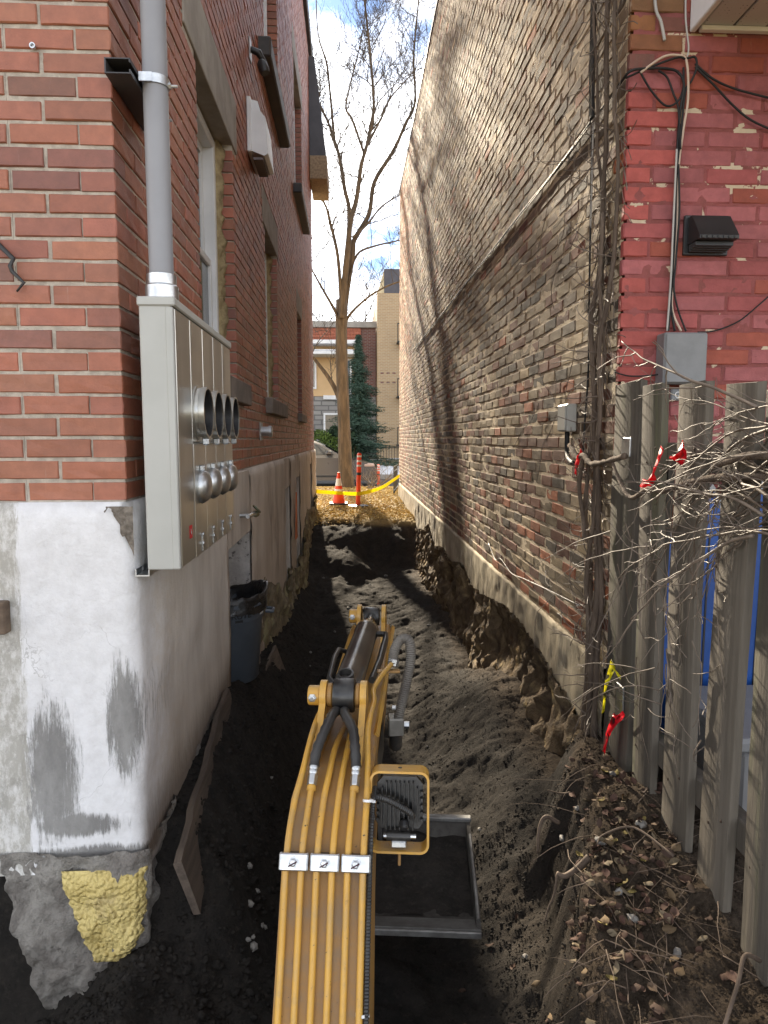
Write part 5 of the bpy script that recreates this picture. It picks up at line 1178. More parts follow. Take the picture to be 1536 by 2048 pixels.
for z_ in (4.4, 1.9, -.35):
    b_ = MB().box((2.20,32.75,z_),(3.4,33.39,z_+.10),.01).build('balcony', M_iron, tb)
    for k in range(6): MB().tube([(2.22+.2*k,32.78,z_+.1),(2.22+.2*k,32.78,z_+.85)], .02, 5).build('baluster', M_iron, b_)
    MB().box((2.20,32.76,z_+.85),(3.4,32.82,z_+.90)).build('handrail', M_iron, b_)
for z_ in (3.05, 2.62): 
    for k in range(3): MB().box((1.45+.28*k,33.385,z_),(1.60+.28*k,33.398,z_+.07)).build('brick_ornament', M_rdk, tb)
for k in range(2): MB().box((2.5+1.6*k,33.38,2.2),(3.3+1.6*k,33.395,3.6)).build('window', M_glass, tb)
# low iron railing and snow in the front yard
ir = empty('yard_railing', (1.2, 30.8, -1.0), 'low black railing in the snowy front yard across the street', 'fence')
for k in range(14): MB().tube([(.75+.12*k,30.8,-1.0),(.75+.12*k,30.8,-.3)], .012, 5).build('picket', M_iron, ir)
MB().tube([(.7,30.8,-.38),(2.4,30.8,-.38)], .016, 5).build('rail', M_iron, ir)
mb = MB(); mb.grid([[(.6+2.4*i/20, 26.7+2.2*j/12, -1.37+.13*j/12+.20*math.sin(math.pi*i/20)*math.sin(math.pi*j/12)*(1+.6*f3(i*.6,j*.6,1,3,2))) for i in range(21)] for j in range(13)]); tag(mb.build('snow_bank', M_snow, None, True), kind='structure')
# blue spruce
def conifer(x, y, z0_, h, w_, lab, seed, nb=1500):
    o = empty('spruce_tree', (x, y, z0_), lab, 'tree'); rr = np.random.default_rng(seed)
    MB().tube([(x,y,z0_-.1),(x,y,z0_+h)], [.09,.01], 8).build('trunk', M_bark, o, True)
    V = []; C = []
    for k in range(nb):
        t = rr.random()**.75; z = z0_+.15+(h-.15)*t; a = rr.uniform(0, 6.283); tier = .72+.28*math.sin(t*46+a*1.0); L = w_*(1-t)**1.0*tier*rr.uniform(.55,1.05)+.06
        m = max(3, int(L/.07))
        for j in range(m):
            u = (j+rr.random())/m; p = np.array((x+math.cos(a)*L*u, y+math.sin(a)*L*u, z-L*.38*u+.10*L*u*u*2)); s = .05+.05*rr.random()
            for q in range(2):
                d = rr.normal(size=3); d[2] = -abs(d[2])*.8; d /= np.linalg.norm(d); e = np.cross(d, (math.cos(a),math.sin(a),.2)); e /= max(1e-6, np.linalg.norm(e)); V += [p-e*.014, p+d*s*1.8, p+e*.014]; C += [(.035,.065,.045) if rr.random() < .7 else (.07,.11,.085)]*3
    V = np.array(V); ob = np_mesh('crown', V, np.arange(len(V)).reshape(-1,3), M_leaf, o, np.array(C)*1.0)
conifer(.36, 29.2, -1.0, 5.25, 2.15, 'dark green spruce tree behind the parked car', 3, 1900)
def bush(x, y, z, rx, rz, lab, col, seed, n=2600):
    o = empty('evergreen_shrub', (x,y,z-rz), lab, 'shrub'); rr = np.random.default_rng(seed); p = rr.normal(size=(n,3)); p /= np.linalg.norm(p, axis=1)[:,None]; p *= rr.uniform(.45,1,(n,1))**.5
    p[:,0] = p[:,0]*rx*(1+.25*np.sin(p[:,2]*5+p[:,1]*4)); p[:,1] *= rx*.8; p[:,2] *= rz; c = p+np.array((x,y,z)); s = rr.uniform(.05,.11,(n,1)); d1 = rr.normal(size=(n,3)); d1 /= np.linalg.norm(d1,axis=1)[:,None]; d2 = np.cross(d1, rr.normal(size=(n,3))); d2 /= np.linalg.norm(d2,axis=1)[:,None]
    V = np.stack([c-d1*s, c-d2*s*.4, c+d1*s, c+d2*s*.4], 1).reshape(-1,3); cc = np.repeat(np.array([col])*rr.uniform(.6,1.3,(n,1)), 4, 0); np_mesh('foliage', V, np.arange(n*4).reshape(-1,4), M_leaf, o, cc)
    MB().tube([(x,y,z-rz-.2),(x,y,z)], .04, 6).build('stem', M_bark, o)
bush(-1.25, 27.6, -.55, .85, .95, 'bright green shrub at the left edge of the gap behind the car', (.085,.13,.03), 1); bush(-.45, 28.2, -.35, .7, .95, 'dark green shrub between the bright shrub and the tree trunk', (.03,.055,.03), 2)
# ------------------------------------------------------------------ fittings and cables on the right building
def pkw(x, y, off=.02): return Vector((1.286+(x-1370)*.00197+(y-125)*.0000815, RY-off, 1.44-(y-120)*.00187))
gb = empty('utility_box', (1.297, 2.74, .21), 'grey metal utility box on the pink wall above the fence', 'box')
M_gbox = mat('grey_utility_paint', (.20,.205,.21), (.165,.17,.175), 7, .55, bscale=80, bstr=.2)
MB().box((1.215,2.70,.213),(1.385,2.776,.410),.005).build('box_body', M_gbox, gb); MB().box((1.219,2.692,.218),(1.381,2.699,.405),.003).build('cover', M_gbox, gb)
MB().tube([(1.325,2.72,.2125),(1.325,2.72,.175)], .014, 12).build('knockout', M_black, gb)
gt = empty('pipe_tag', (1.29, 2.72, .165), 'small grey fitting marked G just above the fence boards', 'sign')
MB().box((1.262,2.725,.150),(1.312,2.745,.196),.004).build('plate', M_gbox, gt)
cu = bpy.data.curves.new('t','FONT'); cu.body = 'G'; cu.size = .036; cu.align_x = 'CENTER'; cu.extrude = .0008; to = bpy.data.objects.new('t', cu); COL.objects.link(to); dg = bpy.context.evaluated_depsgraph_get(); me = bpy.data.meshes.new_from_object(to.evaluated_get(dg)); bpy.data.objects.remove(to)
for v in me.vertices: v.co = Vector((1.287+v.co.x, 2.7238-v.co.z, .160+v.co.y)) - Vector((1.29,2.72,.165))
me.name = 'letter'; me.materials.clear(); me.materials.append(M_white); lo = bpy.data.objects.new('letter', me); COL.objects.link(lo); lo.parent = gt
dv = empty('dryer_vent', (1.39, 2.77, .717), 'black louvred dryer vent hood on the pink wall', 'vent')
MB().box((1.305,2.765,.715),(1.482,2.779,.866),.003).build('back_plate', M_black, dv)
Mq2 = Matrix(((0,0,1,0),(1,0,0,0),(0,1,0,0),(0,0,0,1)))
MB().prism([(2.764,.855),(2.735,.855),(2.665,.765),(2.665,.752),(2.764,.752)], 1.318, 1.470, Mq2).build('hood', M_black, dv)
for k in range(7): MB().box((1.324+.021*k,2.660,.752),(1.338+.021*k,2.6645,.764),.001).build('louvre', mat('vent_grille', (.05,.05,.05)) if k == 0 else bpy.data.materials['vent_grille'], dv)
for k in range(4): MB().box((1.32,2.70+.015*k,.735-.004*k),(1.468,2.712+.015*k,.7505),.001).build('louvre', M_black, dv)
M_cbl = mat('black_cable', (.012,.012,.013), (.022,.022,.022), 8, .6, bstr=0, spec=.3); M_cbt = mat('beige_cable', (.52,.40,.31), (.46,.35,.27), 6, .5, bstr=0); M_cbg = mat('grey_cable', (.42,.41,.38), (.36,.35,.33), 6, .5, bstr=0)
def cable(pts, r, m, lab, k=8, grp='cables on the pink wall', n=8):
    o = MB().tube(catmull(pts, k), r, n).build('cable', m, None, True); return tag(o, lab, 'cable', grp)
S_ = lambda y, z, off=.02: Vector((RX-off, y, z))
cable([pkw(1275,155,.03), pkw(1320,122), pkw(1350,117), pkw(1368,128), pkw(1370,200,.025), pkw(1362,260), pkw(1352,340), pkw(1350,450), pkw(1342,560), pkw(1340,620), pkw(1358,664)], .0048, M_cbt, 'beige cable arching from the corner and down to the utility box')
cable([S_(3.10,1.345,.03), (1.045,2.80,1.36), (1.06,2.74,1.375), pkw(1290,145,.025), pkw(1330,143), pkw(1352,150), pkw(1362,175,.025), pkw(1355,230), pkw(1348,330,.022), pkw(1344,480), pkw(1338,600), pkw(1345,664)], .005, M_cbl, 'black cable wrapping the building corner and dropping to the utility box')
cable([(1.05,2.76,1.36), pkw(1300,140,.022), pkw(1350,121), pkw(1366,123), pkw(1385,120), pkw(1388,140), pkw(1378,165), pkw(1366,185), pkw(1358,260), pkw(1347,380), pkw(1341,560), pkw(1334,640), pkw(1332,664)], .0042, M_cbl, 'black cable that loops at the top hook before going down')
cable([pkw(1273,150,.03), pkw(1298,185), pkw(1327,214), pkw(1351,205), pkw(1362,178), pkw(1362,140)], .004, M_cbl, 'slack black cable loop hanging left of the cable drop')
cable([pkw(1312,148,.024), pkw(1330,160), pkw(1342,190), pkw(1352,220), pkw(1354,300,.03)], .004, M_cbl, 'short black cable curving into the vertical bundle')
cable([pkw(1350,330,.03), pkw(1352,420,.03), pkw(1345,520,.03), pkw(1341,575,.03), pkw(1352,620), pkw(1368,664)], .0038, M_cbl, 'thin black cable splitting right above the utility box')
cable([pkw(1347,300,.028), pkw(1340,450,.028), pkw(1335,560,.028), pkw(1329,664)], .004, M_cbg, 'grey cable on the left side of the vertical bundle')
cable([pkw(1368,-60), pkw(1366,40), pkw(1372,100), pkw(1369,120)], .0035, M_cbg, 'thin pale cable descending beside the white fascia')
cable([pkw(1385,132), pkw(1420,160), pkw(1470,180), pkw(1560,200)], .0042, M_cbl, 'upper black cable running right across the pink wall')
cable([pkw(1385,138), pkw(1420,170), pkw(1460,210), pkw(1500,240), pkw(1570,268)], .0042, M_cbl, 'lower black cable sagging right across the pink wall')
cable([pkw(1385,668,.05), pkw(1420,664), pkw(1450,655), pkw(1480,640), pkw(1510,615), pkw(1560,570)], .003, M_cbl, 'thin black wire trailing right from the utility box')
cable([pkw(1215,752,.06), pkw(1250,758,.03), pkw(1290,757,.03), pkw(1318,753,.03)], .003, M_cbl, 'short black wire from the corner vine to the utility box')
cable([pkw(1304,-30), pkw(1308,30), pkw(1318,55), pkw(1325,90)], .006, M_cbg, 'stubby grey cable end hanging at the top of the pink wall')
for k in range(3): cable([S_(3.16-.018*k,2.9,.028), S_(3.15-.016*k,1.9,.028), S_(3.13-.016*k,1.45,.03), S_(3.11-.010*k,1.36,.03)], .008, M_cbl, ('leftmost', 'middle', 'rightmost')[k]+' black cable of the vertical trio high beside the corner vine', grp='cables on the side wall')
cable([S_(3.10,1.36,.025)]+[S_(y, 1.36+.012*(y-3), .012+.002*math.sin(y*3)) for y in (3.6,4.4,5.4,6.6,8,9.6,11.6)], .0075, M_cbl, 'thick black cable running along the side wall to the street', grp='cables on the side wall')
cable([S_(3.12,1.34,.032)]+[S_(y, 1.345+.012*(y-3)+.008*math.sin(y*2.2), .018) for y in (3.6,4.4,5.4,6.6,8,9.6,11.4)], .0032, M_cbg, 'pale wire twisted along the thick side wall cable', grp='cables on the side wall')
cable([S_(3.10,1.35,.03), S_(3.11,1.0,.022), S_(3.10,.6,.02), S_(3.09,.3,.018), S_(3.12,.05,.018), S_(3.12,-.1,.02)], .0045, M_cbl, 'thin black cable going straight down the side wall by the corner', grp='cables on the side wall')
cable([S_(3.07,1.33,.035), S_(3.08,1.1,.03), S_(3.11,.9,.02), S_(3.11,.72,.018)], .004, M_cbg, 'thin pale wire hanging below the cable junction', grp='cables on the side wall')
cable([S_(5.23,-.79,.02), S_(4.97,-.87,.022), S_(4.8,-.835,.02), S_(4.45,-.87,.024), S_(4.15,-.845,.02), S_(3.65,-.80,.025), S_(3.10,-.76,.022)], .0028, M_cbg, 'bright stray wire along the lowest brick courses', grp='cables on the side wall', k=5)
jb = empty('junction_box', (1.05, 3.34, .03), 'small grey junction box on the side wall near the corner', 'box')
MB().box((1.018,3.27,.035),(1.066,3.40,.165),.005).build('box_body', M_grayp, jb); MB().box((1.010,3.275,.04),(1.017,3.395,.160),.003).build('cover', M_grayp, jb)
MB().tube(catmull([(1.04,3.33,.035),(1.035,3.31,-.05),(1.02,3.24,-.09),(1.0,3.1,-.11)],6), .012, 8).build('lead', M_cbl, jb, True)

# ------------------------------------------------------------------ vines
M_vine = mat('vine_bark', (.155,.115,.085), (.085,.062,.046), 11, .95, bscale=40, bstr=1, bdist=.012, stretch=(2,2,.3)); M_cane = mat('dead_cane', (.185,.145,.112), (.10,.076,.058), 14, .6, bscale=60, bstr=.4)
rt = random.Random(41)
def wander(p, d, length, n, wob, pull=None, pk_=0):
    pts = [Vector(p)]; dd = Vector(d).normalized()
    for i in range(n):
        dd = dd + Vector((rt.uniform(-1,1), rt.uniform(-1,1), rt.uniform(-1,1)))*wob
        if pull: dd += Vector(pull)*pk_
        dd.normalize(); pts.append(pts[-1]+dd*length/n)
    return pts
vn = empty('climbing_vine', (1.0, 2.92, -1.3), 'thick leafless vine climbing the corner of the right building', 'vine'); twig = MB()
for (y0_, x0_, r0, zt, y1_) in ((2.88,1.04,.014,2.6,2.95),(2.92,1.045,.010,2.3,3.02),(2.82,1.045,.012,2.7,2.84),(2.85,1.04,.012,.9,2.90)):
    z_s = -1.36 if r0 < .023 else -.4; n_ = int((zt-z_s)/.09); pts = []; ph = rt.uniform(0,9)
    for i in range(n_+1):
        t = i/n_; z = z_s+(zt-z_s)*t; pts.append(Vector((x0_-.012+.014*math.sin(z*4+ph)+.01*f3(z*3,ph,1,2,1), y0_+(y1_-y0_)*t+.03*math.sin(z*2.3+ph*2)+.022*f3(z*4,2,ph,2,2), z)))
    rad = [r0*(1-.5*i/n_)*(1+.25*f3(i*.5,ph,3,2,3)) for i in range(n_+1)]
    MB().tube(pts, rad, 9).build('stem', M_vine, vn, True)
    for i in range(2, n_):
        for _ in range(2):
            if rt.random() < .26:
                d = Vector((rt.uniform(-.9,.0), rt.uniform(-.2,1.0), rt.uniform(-.7,.9))); L = rt.uniform(.06,.30)
                w_ = wander(pts[i], d, L, 6, .35); 
                for p in w_: p.x = min(p.x, RX-.012)
                twig.tube(w_, [.0028*(1-.6*j/6) for j in range(7)], 4, False)
                if rt.random() < .6: twig.tube(wander(w_[3], d+Vector((0,rt.uniform(-1,1),rt.uniform(-1,1))), L*.5, 4, .4), .0014, 4, False)
        if rt.random() < .8:   # rootlets hugging the wall
            for _ in range(3): twig.tube([p if p.x < RX-.008 else Vector((RX-.009,p.y,p.z)) for p in wander(pts[i]+Vector((.01,0,0)), (0,rt.uniform(-1,1),rt.uniform(-1.5,.3)), .16, 5, .3)], .0016, 4, False)
for k in range(34):    # dead tendrils on the brick face
    y = 3.0+abs(rt.gauss(0,.55)); z = rt.uniform(-1.0,2.2); w_ = wander((RX-.018,y,z), (-.1,rt.uniform(-.6,.6),rt.uniform(-1,.3)), rt.uniform(.15,.5), 7, .3, (.0,0,-.1), .3)
    twig.tube([Vector((min(max(p.x,RX-.09),RX-.010),p.y,p.z)) for p in w_], .0017, 4, False)
tag(twig.build('fine_twigs', M_cane, vn), kind='stuff')
# cut branch stub across to the fence
st_ = empty('vine_branch', (1.0, 2.85, -.1), 'knobbly broken vine branch reaching from the corner to the fence', 'branch')
MB().tube(catmull([(1.02,3.22,-.03),(1.0,3.05,-.085),(.985,2.92,-.07),(.975,2.8,-.10),(.97,2.62,-.085),(.975,2.45,-.06)],6), [.011+.004*f3(i*.6,2,2,2,2) for i in range(31)], 8).build('limb', M_vine, st_, True)
MB().tube(catmull([(.985,2.92,-.07),(.98,2.95,-.2),(.99,2.92,-.33),(.985,2.88,-.42)],6), .009, 7).build('limb', M_vine, st_, True)
MB().tube(catmull([(.972,2.56,-.085),(.965,2.45,-.16),(.96,2.34,-.20),(.965,2.22,-.16),(.97,2.12,-.16),(.98,1.95,-.12),(1.0,1.8,-.10),(1.04,1.62,-.09)],6), [.006+.006*i/42 for i in range(43)], 8).build('limb', M_vine, st_, True)
# tangle of canes spilling over the fence
tg = empty('cane_tangle', (1.1, 1.65, -1.3), 'tangle of bare woody canes spilling over the fence at right', 'vine'); twig = MB()
for k in range(22):
    p = Vector((1.0+rt.uniform(-.05,.06), 1.52+rt.uniform(-.10,.10), -.06+rt.uniform(-.17,.16))); up = rt.uniform(-.25,.45); L = rt.uniform(.35,1.0)
    w_ = wander(p, (rt.uniform(-.12,.06),1,up), L, 12, .17, (0,0,-1), rt.uniform(.02,.11))
    for q in w_: q.x = min(q.x, 1.015) if q.z < .15 else q.x
    r0 = rt.uniform(.0022,.0052); MB().tube(catmull(w_,2), [r0*(1-.65*i/24) for i in range(25)], 6).build('cane', M_cane, tg, True)
    for i in range(3, 12):
        if rt.random() < .85:
            d = (w_[i]-w_[i-1]).normalized()*.7+Vector((rt.uniform(-.5,.2),rt.uniform(-.4,.8),rt.uniform(-1,.7))); tw = wander(w_[i], d, rt.uniform(.05,.22), 6, .3); 
            for q in tw: q.x = min(q.x, 1.018) if q.z < .15 else q.x
            twig.tube(tw, [r0*.55*(1-.6*j/6) for j in range(7)], 4, False)
            if rt.random() < .5: twig.tube(wander(tw[3], d+Vector((0,rt.uniform(-1,1),rt.uniform(-1,1))), .06, 4, .3), .0012, 4, False)
MB().tube(catmull([(1.22,1.55,-1.3),(1.15,1.58,-.6),(1.08,1.60,-.1),(1.0,1.66,-.04),(.985,1.85,-.07)],6), [.018-.009*i/24 for i in range(25)], 9).build('cane', M_vine, tg, True)
for k in range(26):    # hanging dead shoots in front of the boards
    p = (1.0+rt.uniform(-.05,.015), rt.triangular(1.6,2.62,2.3), rt.uniform(-.85,-.08)); w_ = wander(p, (rt.uniform(-.2,.1),rt.uniform(-.5,.5),-1), rt.uniform(.12,.55), 9, .28, (0,0,-1), .08)
    twig.tube([Vector((min(q.x,1.02),q.y,max(q.z,-1.22))) for q in w_], [.0024*(1-.6*j/9) for j in range(10)], 4, False)
    for i in (3,5,7):
        if rt.random() < .7: twig.tube([Vector((min(q.x,1.02),q.y,max(q.z,-1.22))) for q in wander(w_[i], (rt.uniform(-.6,.1),rt.uniform(-1,1),rt.uniform(-.8,.5)), rt.uniform(.04,.16), 5, .3)], .0013, 4, False)
for k in range(7):    # long shoots reaching toward the alley
    p = (.99, rt.uniform(2.1,2.7), rt.uniform(-.9,-.1)); w_ = wander(p, (-.5,.75,rt.uniform(-.5,.1)), rt.uniform(.3,.6), 9, .12, (0,0,-1), .05); twig.tube(w_, [.0024*(1-.6*j/9) for j in range(10)], 4, False)
tag(twig.build('fine_twigs', M_cane, tg), kind='stuff')

# ------------------------------------------------------------------ marking ribbons
def ribbon(pts, w_, m, lab, cat='ribbon', seed=0, grp=None):
    P = catmull(pts, 6); rr = random.Random(seed); a = rr.uniform(0,3); L, Rr = [], []
    for i, p in enumerate(P):
        a += rr.uniform(-.05,.32); d = Vector((.35*math.sin(a)*.6, math.cos(a*.7), .35*math.sin(a*1.3))).normalized(); L.append(p+d*w_*.5); Rr.append(p-d*w_*.5)
    o = MB().grid([L, [ (x+y)/2+Vector((.006*math.sin(i*1.1),.0,.004*math.cos(i))) for i, (x, y) in enumerate(zip(L, Rr))], Rr]).build('ribbon', m, None, True); s_ = o.modifiers.new('s','SOLIDIFY'); s_.thickness = .0008; return tag(o, lab, cat, grp)
def tape_mat(name, c):
    m, nt_, n, l, bs = nodes_of(name); pos = n.new('ShaderNodeNewGeometry').outputs['Position']
    k = noi(n, l, pos, 22, 2, .4); col = mixc(n, l, ramp(n, l, k, .60, .62), c, (.02,.02,.02)); l.new(col, bs.inputs['Base Color']); bs.inputs['Roughness'].default_value = .35; bs.inputs['Transmission Weight'].default_value = 0; return m
M_rt = translucent(tape_mat('red_flagging_tape', (.72,.012,.025)), .4, (.8,.02,.03)); M_yt = translucent(tape_mat('yellow_flagging_tape', (.72,.66,.015)), .4, (.8,.75,.02))
ribbon([(.985,2.515,-.84),(.975,2.52,-.88),(.965,2.53,-.93),(.97,2.55,-.99),(.97,2.56,-1.045)], .05, M_yt, 'yellow flagging ribbon tied low on the fence', seed=2)
ribbon([(.975,2.50,-.835),(.98,2.47,-.86),(.985,2.44,-.87)], .014, M_yt, 'thin yellow ribbon tail knotted at the fence', seed=4)
ribbon([(.985,2.44,-1.01),(.975,2.47,-1.05),(.965,2.50,-1.12),(.965,2.53,-1.20)], .045, M_rt, 'red flagging ribbon hanging below the yellow one', seed=5)
ribbon([(.975,2.155,-.03),(.97,2.165,-.06),(.965,2.19,-.105),(.965,2.23,-.14),(.965,2.27,-.165)], .045, M_rt, 'red flagging ribbon tied in the canes mid fence', seed=7)
ribbon([(.985,2.04,-.015),(.98,2.05,-.04),(.985,2.07,-.07)], .05, M_rt, 'small red ribbon half hidden behind canes', seed=9)
ribbon([(.985,2.97,-.05),(.98,2.96,-.075),(.975,2.985,-.12),(.98,3.0,-.155)], .03, M_rt, 'red ribbon knotted on the vine at the wall corner', seed=11)

# ------------------------------------------------------------------ boards and debris in the trench
M_plank = mat('wet_old_plank', (.11,.083,.064), (.062,.047,.037), 9, .8, bscale=30, bstr=.8, bdist=.004, stretch=(3,.35,3), c3=(.13,.10,.075), s3=5, r3=(.55,.7))
def plank(c, L, h, th, rx, ry, rz, lab, m=M_plank):
    Mt = Matrix.Translation(c) @ Matrix.Rotation(R(rz),4,'Z') @ Matrix.Rotation(R(rx),4,'X') @ Matrix.Rotation(R(ry),4,'Y'); P = []; n_ = 24
    for i in range(n_+1):
        y = -L/2+L*i/n_; b = .008*f3(y*4,c[1],1,2,3); e1 = .008*f3(y*9,1,c[1],3,5); e2 = .008*f3(y*9,7,c[1],3,6); pts = [(-th/2+b,-h/2+e1),(th/2+b,-h/2+e1),(th/2+b,h/2+e2),(-th/2+b,h/2+e2)]; P.append([Mt @ Vector((x,y+.015*f3(x*9,z*30,i*0+c[1],2,2)*(i in (0,n_)),z)) for x, z in pts+pts[:1]])
    mb = MB(); mb.grid(P)
    for r_ in (P[0], P[-1]): b = len(mb.v); mb.v += [tuple(p) for p in r_[:-1]]; mb.f.append(tuple(range(b,b+4)))
    return tag(mb.build('plank', m, None, 'auto', fix=True), lab, 'plank', 'old boards along the left bank')
plank((-.555,2.72,-1.355), 1.25, .20, .024, 5, -14, 3, 'long rough dark plank on edge along the near left foundation')
plank((-.535,4.45,-1.60), .95, .20, .022, 4, -18, -3, 'brown plank beside the trash can ledge')
op = MB(); op.prism([(-.17,-.50),(.05,-.50),(.0,.02),(-.03,.02)], -.006, .006, Matrix(((0,0,1,-.612),(1,0,0,7.98),(0,1,0,-.62),(0,0,0,1)))); tag(op.build('orange_panel', mat('orange_board', (.55,.13,.03), (.46,.10,.02), 6, .6)), 'narrow orange board leaning in a blocked foundation opening', 'board')
# loose clods and crumbs
rr = np.random.default_rng(12)
octv = np.array([(1,0,0),(-1,0,0),(0,1,0),(0,-1,0),(0,0,1),(0,0,-1)], float); octf = np.array([(0,2,4),(2,1,4),(1,3,4),(3,0,4),(2,0,5),(1,2,5),(3,1,5),(0,3,5)])
bm = bmesh.new(); bmesh.ops.create_icosphere(bm, subdivisions=1, radius=1); ico = np.array([v.co for v in bm.verts]); icf = np.array([[v.index for v in f.verts] for f in bm.faces]); bm.free()
def scatter(n, x0, x1, y0, y1, s0, s1, name, lab, fcol, keep=None, ico=ico, icf=icf):
    x = rr.uniform(x0,x1,n); y = y0+(y1-y0)*rr.random(n)**1.5
    if keep is not None: k = keep(x,y); x, y = x[k], y[k]
    m = len(x); z = terrain(x,y); s = s0+(s1-s0)*rr.random(m)**3.2
    sh = rr.uniform(.6,1.25,(m,3))*s[:,None]; sh[:,2] *= .62; a = rr.uniform(0,6.28,m); J = 1+.35*rr.uniform(-1,1,(m,len(ico))); B0 = ico[None]*J[:,:,None]*sh[:,None,:]
    ca, sa = np.cos(a)[:,None], np.sin(a)[:,None]; V = np.stack([B0[...,0]*ca-B0[...,1]*sa+x[:,None], B0[...,0]*sa+B0[...,1]*ca+y[:,None], B0[...,2]+z[:,None]+s[:,None]*.12], -1)
    F = icf[None]+(np.arange(m)*len(ico))[:,None,None]; c = np.repeat(fcol(x,y,m), len(ico), 0)
    o = np_mesh(name, V.reshape(-1,3), F.reshape(-1,3), M_soil, None, c, True); return tag(o, lab, 'soil', kind='stuff')
def inb(x, y): return ((x > -.63)|(y < 2.05)) & ((x < 1.0)|(y < 2.78))
scatter(10000, -1.1, 1.05, 1.5, 9.0, .003, .009, 'soil_clods', 'loose black soil crumbs lying over the trench', lambda x,y,m: np.stack([(x > edge_x(y))*(y < 2.8)*1.0, np.zeros(m), np.zeros(m)], -1), inb)
scatter(45000, -1.1, 1.05, 1.5, 8.0, .0015, .0055, 'soil_clods', 'fine black soil grains lying over the trench', lambda x,y,m: np.stack([(x > edge_x(y))*(y < 2.8)*1.0, np.zeros(m), np.zeros(m)], -1), inb, octv, octf)
scatter(12000, -1.05, -.02, 1.5, 6.5, .004, .017, 'soil_clods', 'coarse black soil crumbs on the shaded left bank', lambda x,y,m: np.zeros((m,3)), inb)
scatter(16000, .5, 1.6, 1.2, 2.9, .0015, .007, 'soil_clods', 'brown soil crumbs lying on the bank by the fence', lambda x,y,m: np.stack([(x > edge_x(y)-.05)*1.0, np.zeros(m), np.zeros(m)], -1))
# pale stones
M_stn = mat('pale_stone', (.25,.24,.22), (.16,.15,.14), 20, .85, bscale=60, bstr=.6); rs_ = random.Random(31); g0 = Vector(terr.location)
smesh = []
for k in range(4):
    J = rs_; mb = MB(); mb.add([tuple(v*J.uniform(.75,1.25) for v in p) for p in ico], [tuple(int(i) for i in f) for f in icf]); me = bpy.data.meshes.new('stone'); me.from_pydata(mb.v, [], mb.f); me.materials.append(M_stn); smesh.append(me)
for k in range(46):
    y = rs_.uniform(2.0,10.8); x = rs_.uniform(-.45,.85)
    if k < 8: y = rs_.uniform(2.2,2.6); x = rs_.uniform(-.42,-.28)
    if k > 34: y = rs_.uniform(1.6,2.6); x = rs_.uniform(.75,1.0)
    s = rs_.uniform(.006,.016)*(1+y*.06); z = float(terrain(np.array([x]),np.array([y]))[0]); o = bpy.data.objects.new('stone', smesh[k%4]); COL.objects.link(o); o.parent = terr; o.location = (x,y,z+s*.3); o.scale = (s*1.3,s,s*.7); o.rotation_euler = (0,0,rs_.uniform(0,6))
# fallen leaves and twigs on the bank
lv = []
for k in range(4):
    P = []; q = random.Random(k)
    for i in range(6):
        t = i/5; w_ = .42*math.sin(math.pi*min(1,t*.93+.04))**.8; P.append([(t-.5, s_*w_, .10*math.sin(t*3+k)+.22*abs(s_)**1.5*(1 if k%2 else -.6)+.05*q.uniform(-1,1)) for s_ in (-1,0,1)])
    mb = MB(); mb.grid(P); me = bpy.data.meshes.new('leaf'); me.from_pydata(mb.v,[],mb.f); at = me.color_attributes.new('bcol','FLOAT_COLOR','POINT'); at.data.foreach_set('color', np.ones(len(mb.v)*4, np.float32)); me.materials.append(M_leaf); me.polygons.foreach_set('use_smooth',[True]*len(me.polygons)); lv.append(me)
cols = [(.12,.072,.052),(.15,.092,.07),(.085,.05,.036),(.18,.125,.085),(.15,.085,.065),(.24,.17,.10),(.30,.24,.16),(.10,.065,.05)]
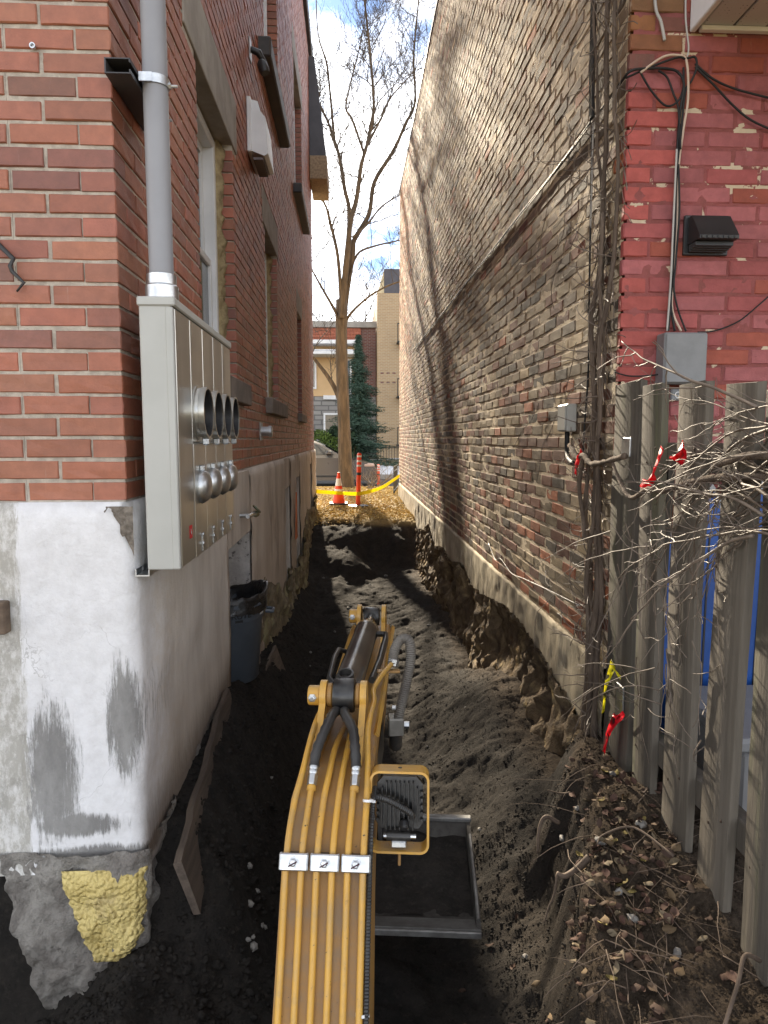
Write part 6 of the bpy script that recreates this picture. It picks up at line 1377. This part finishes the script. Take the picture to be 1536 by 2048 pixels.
for k in range(260):
    y = rs_.triangular(1.35,2.75,1.8); x = edge_x(np.array([y]))[0]+abs(rs_.gauss(.12,.16))-.03
    if k > 245: x = rs_.uniform(.35,.7); y = rs_.uniform(1.7,2.4)
    s = rs_.uniform(.018,.042); z = float(terrain(np.array([x]),np.array([y]))[0]); o = bpy.data.objects.new('leaf', lv[k%4]); COL.objects.link(o); o.parent = terr; o.location = (x,y,z+.006+rs_.uniform(0,.012)); o.scale = (s,s*rs_.uniform(.7,1.1),s); o.rotation_euler = (rs_.gauss(0,.35),rs_.gauss(0,.35),rs_.uniform(0,6.28)); c = cols[rs_.randrange(len(cols))] if rs_.random() > .05 else (.34,.27,.10); f_ = rs_.uniform(.35,.8); o.color = (c[0]*f_,c[1]*f_,c[2]*f_,1)
M_rtw = mat('fallen_twig', (.15,.108,.078), (.085,.06,.043), 12, .85, bstr=.2)
rt = random.Random(55)
for k in range(80):
    y = rt.triangular(1.3,2.7,1.7); x = float(edge_x(np.array([y]))[0])+abs(rt.gauss(.18,.18)); z = float(terrain(np.array([x]),np.array([y]))[0])+.012
    a = rt.uniform(0,6.28); L = rt.uniform(.06,.32); w_ = wander((x,y,z), (math.cos(a),math.sin(a),rt.uniform(0,.25)), L, 6, .16, (0,0,-1), .06)
    for q in w_: q.z = max(q.z, float(terrain(np.array([q.x]),np.array([q.y]))[0])+.004)
    r0 = rt.uniform(.0007,.0019); MB().tube(w_, [r0*(1-.5*j/6) for j in range(7)], 5).build('twig', M_rtw, terr, True)
for (pts, r0) in (([(.74,2.03,-1.30),(.70,2.02,-1.33),(.655,2.0,-1.34),(.63,2.0,-1.33)], .012), ([(.72,2.28,-1.33),(.67,2.27,-1.30),(.645,2.26,-1.34),(.64,2.25,-1.42)], .008), ([(.63,2.0,-1.335),(.62,1.99,-1.39),(.60,1.98,-1.43),(.585,1.97,-1.47)], .004), ([(.86,2.5,-1.33),(.80,2.5,-1.34),(.74,2.49,-1.32)], .004), ([(.58,1.62,-1.46),(.55,1.66,-1.52),(.49,1.68,-1.55),(.42,1.72,-1.57)], .003), ([(.57,1.6,-1.47),(.55,1.61,-1.56),(.52,1.6,-1.62)], .003), ([(.98,1.52,-1.25),(.93,1.5,-1.22),(.88,1.44,-1.24),(.80,1.36,-1.30),(.75,1.30,-1.36)], .006), ([(.96,1.93,-1.24),(.90,2.08,-1.235),(.80,2.07,-1.25),(.76,2.02,-1.25)], .004)):
    MB().tube(catmull(pts,5), [r0*(1-.4*i/(5*(len(pts)-1))) for i in range(5*(len(pts)-1)+1)], 7).build('root', M_rtw, terr, True)
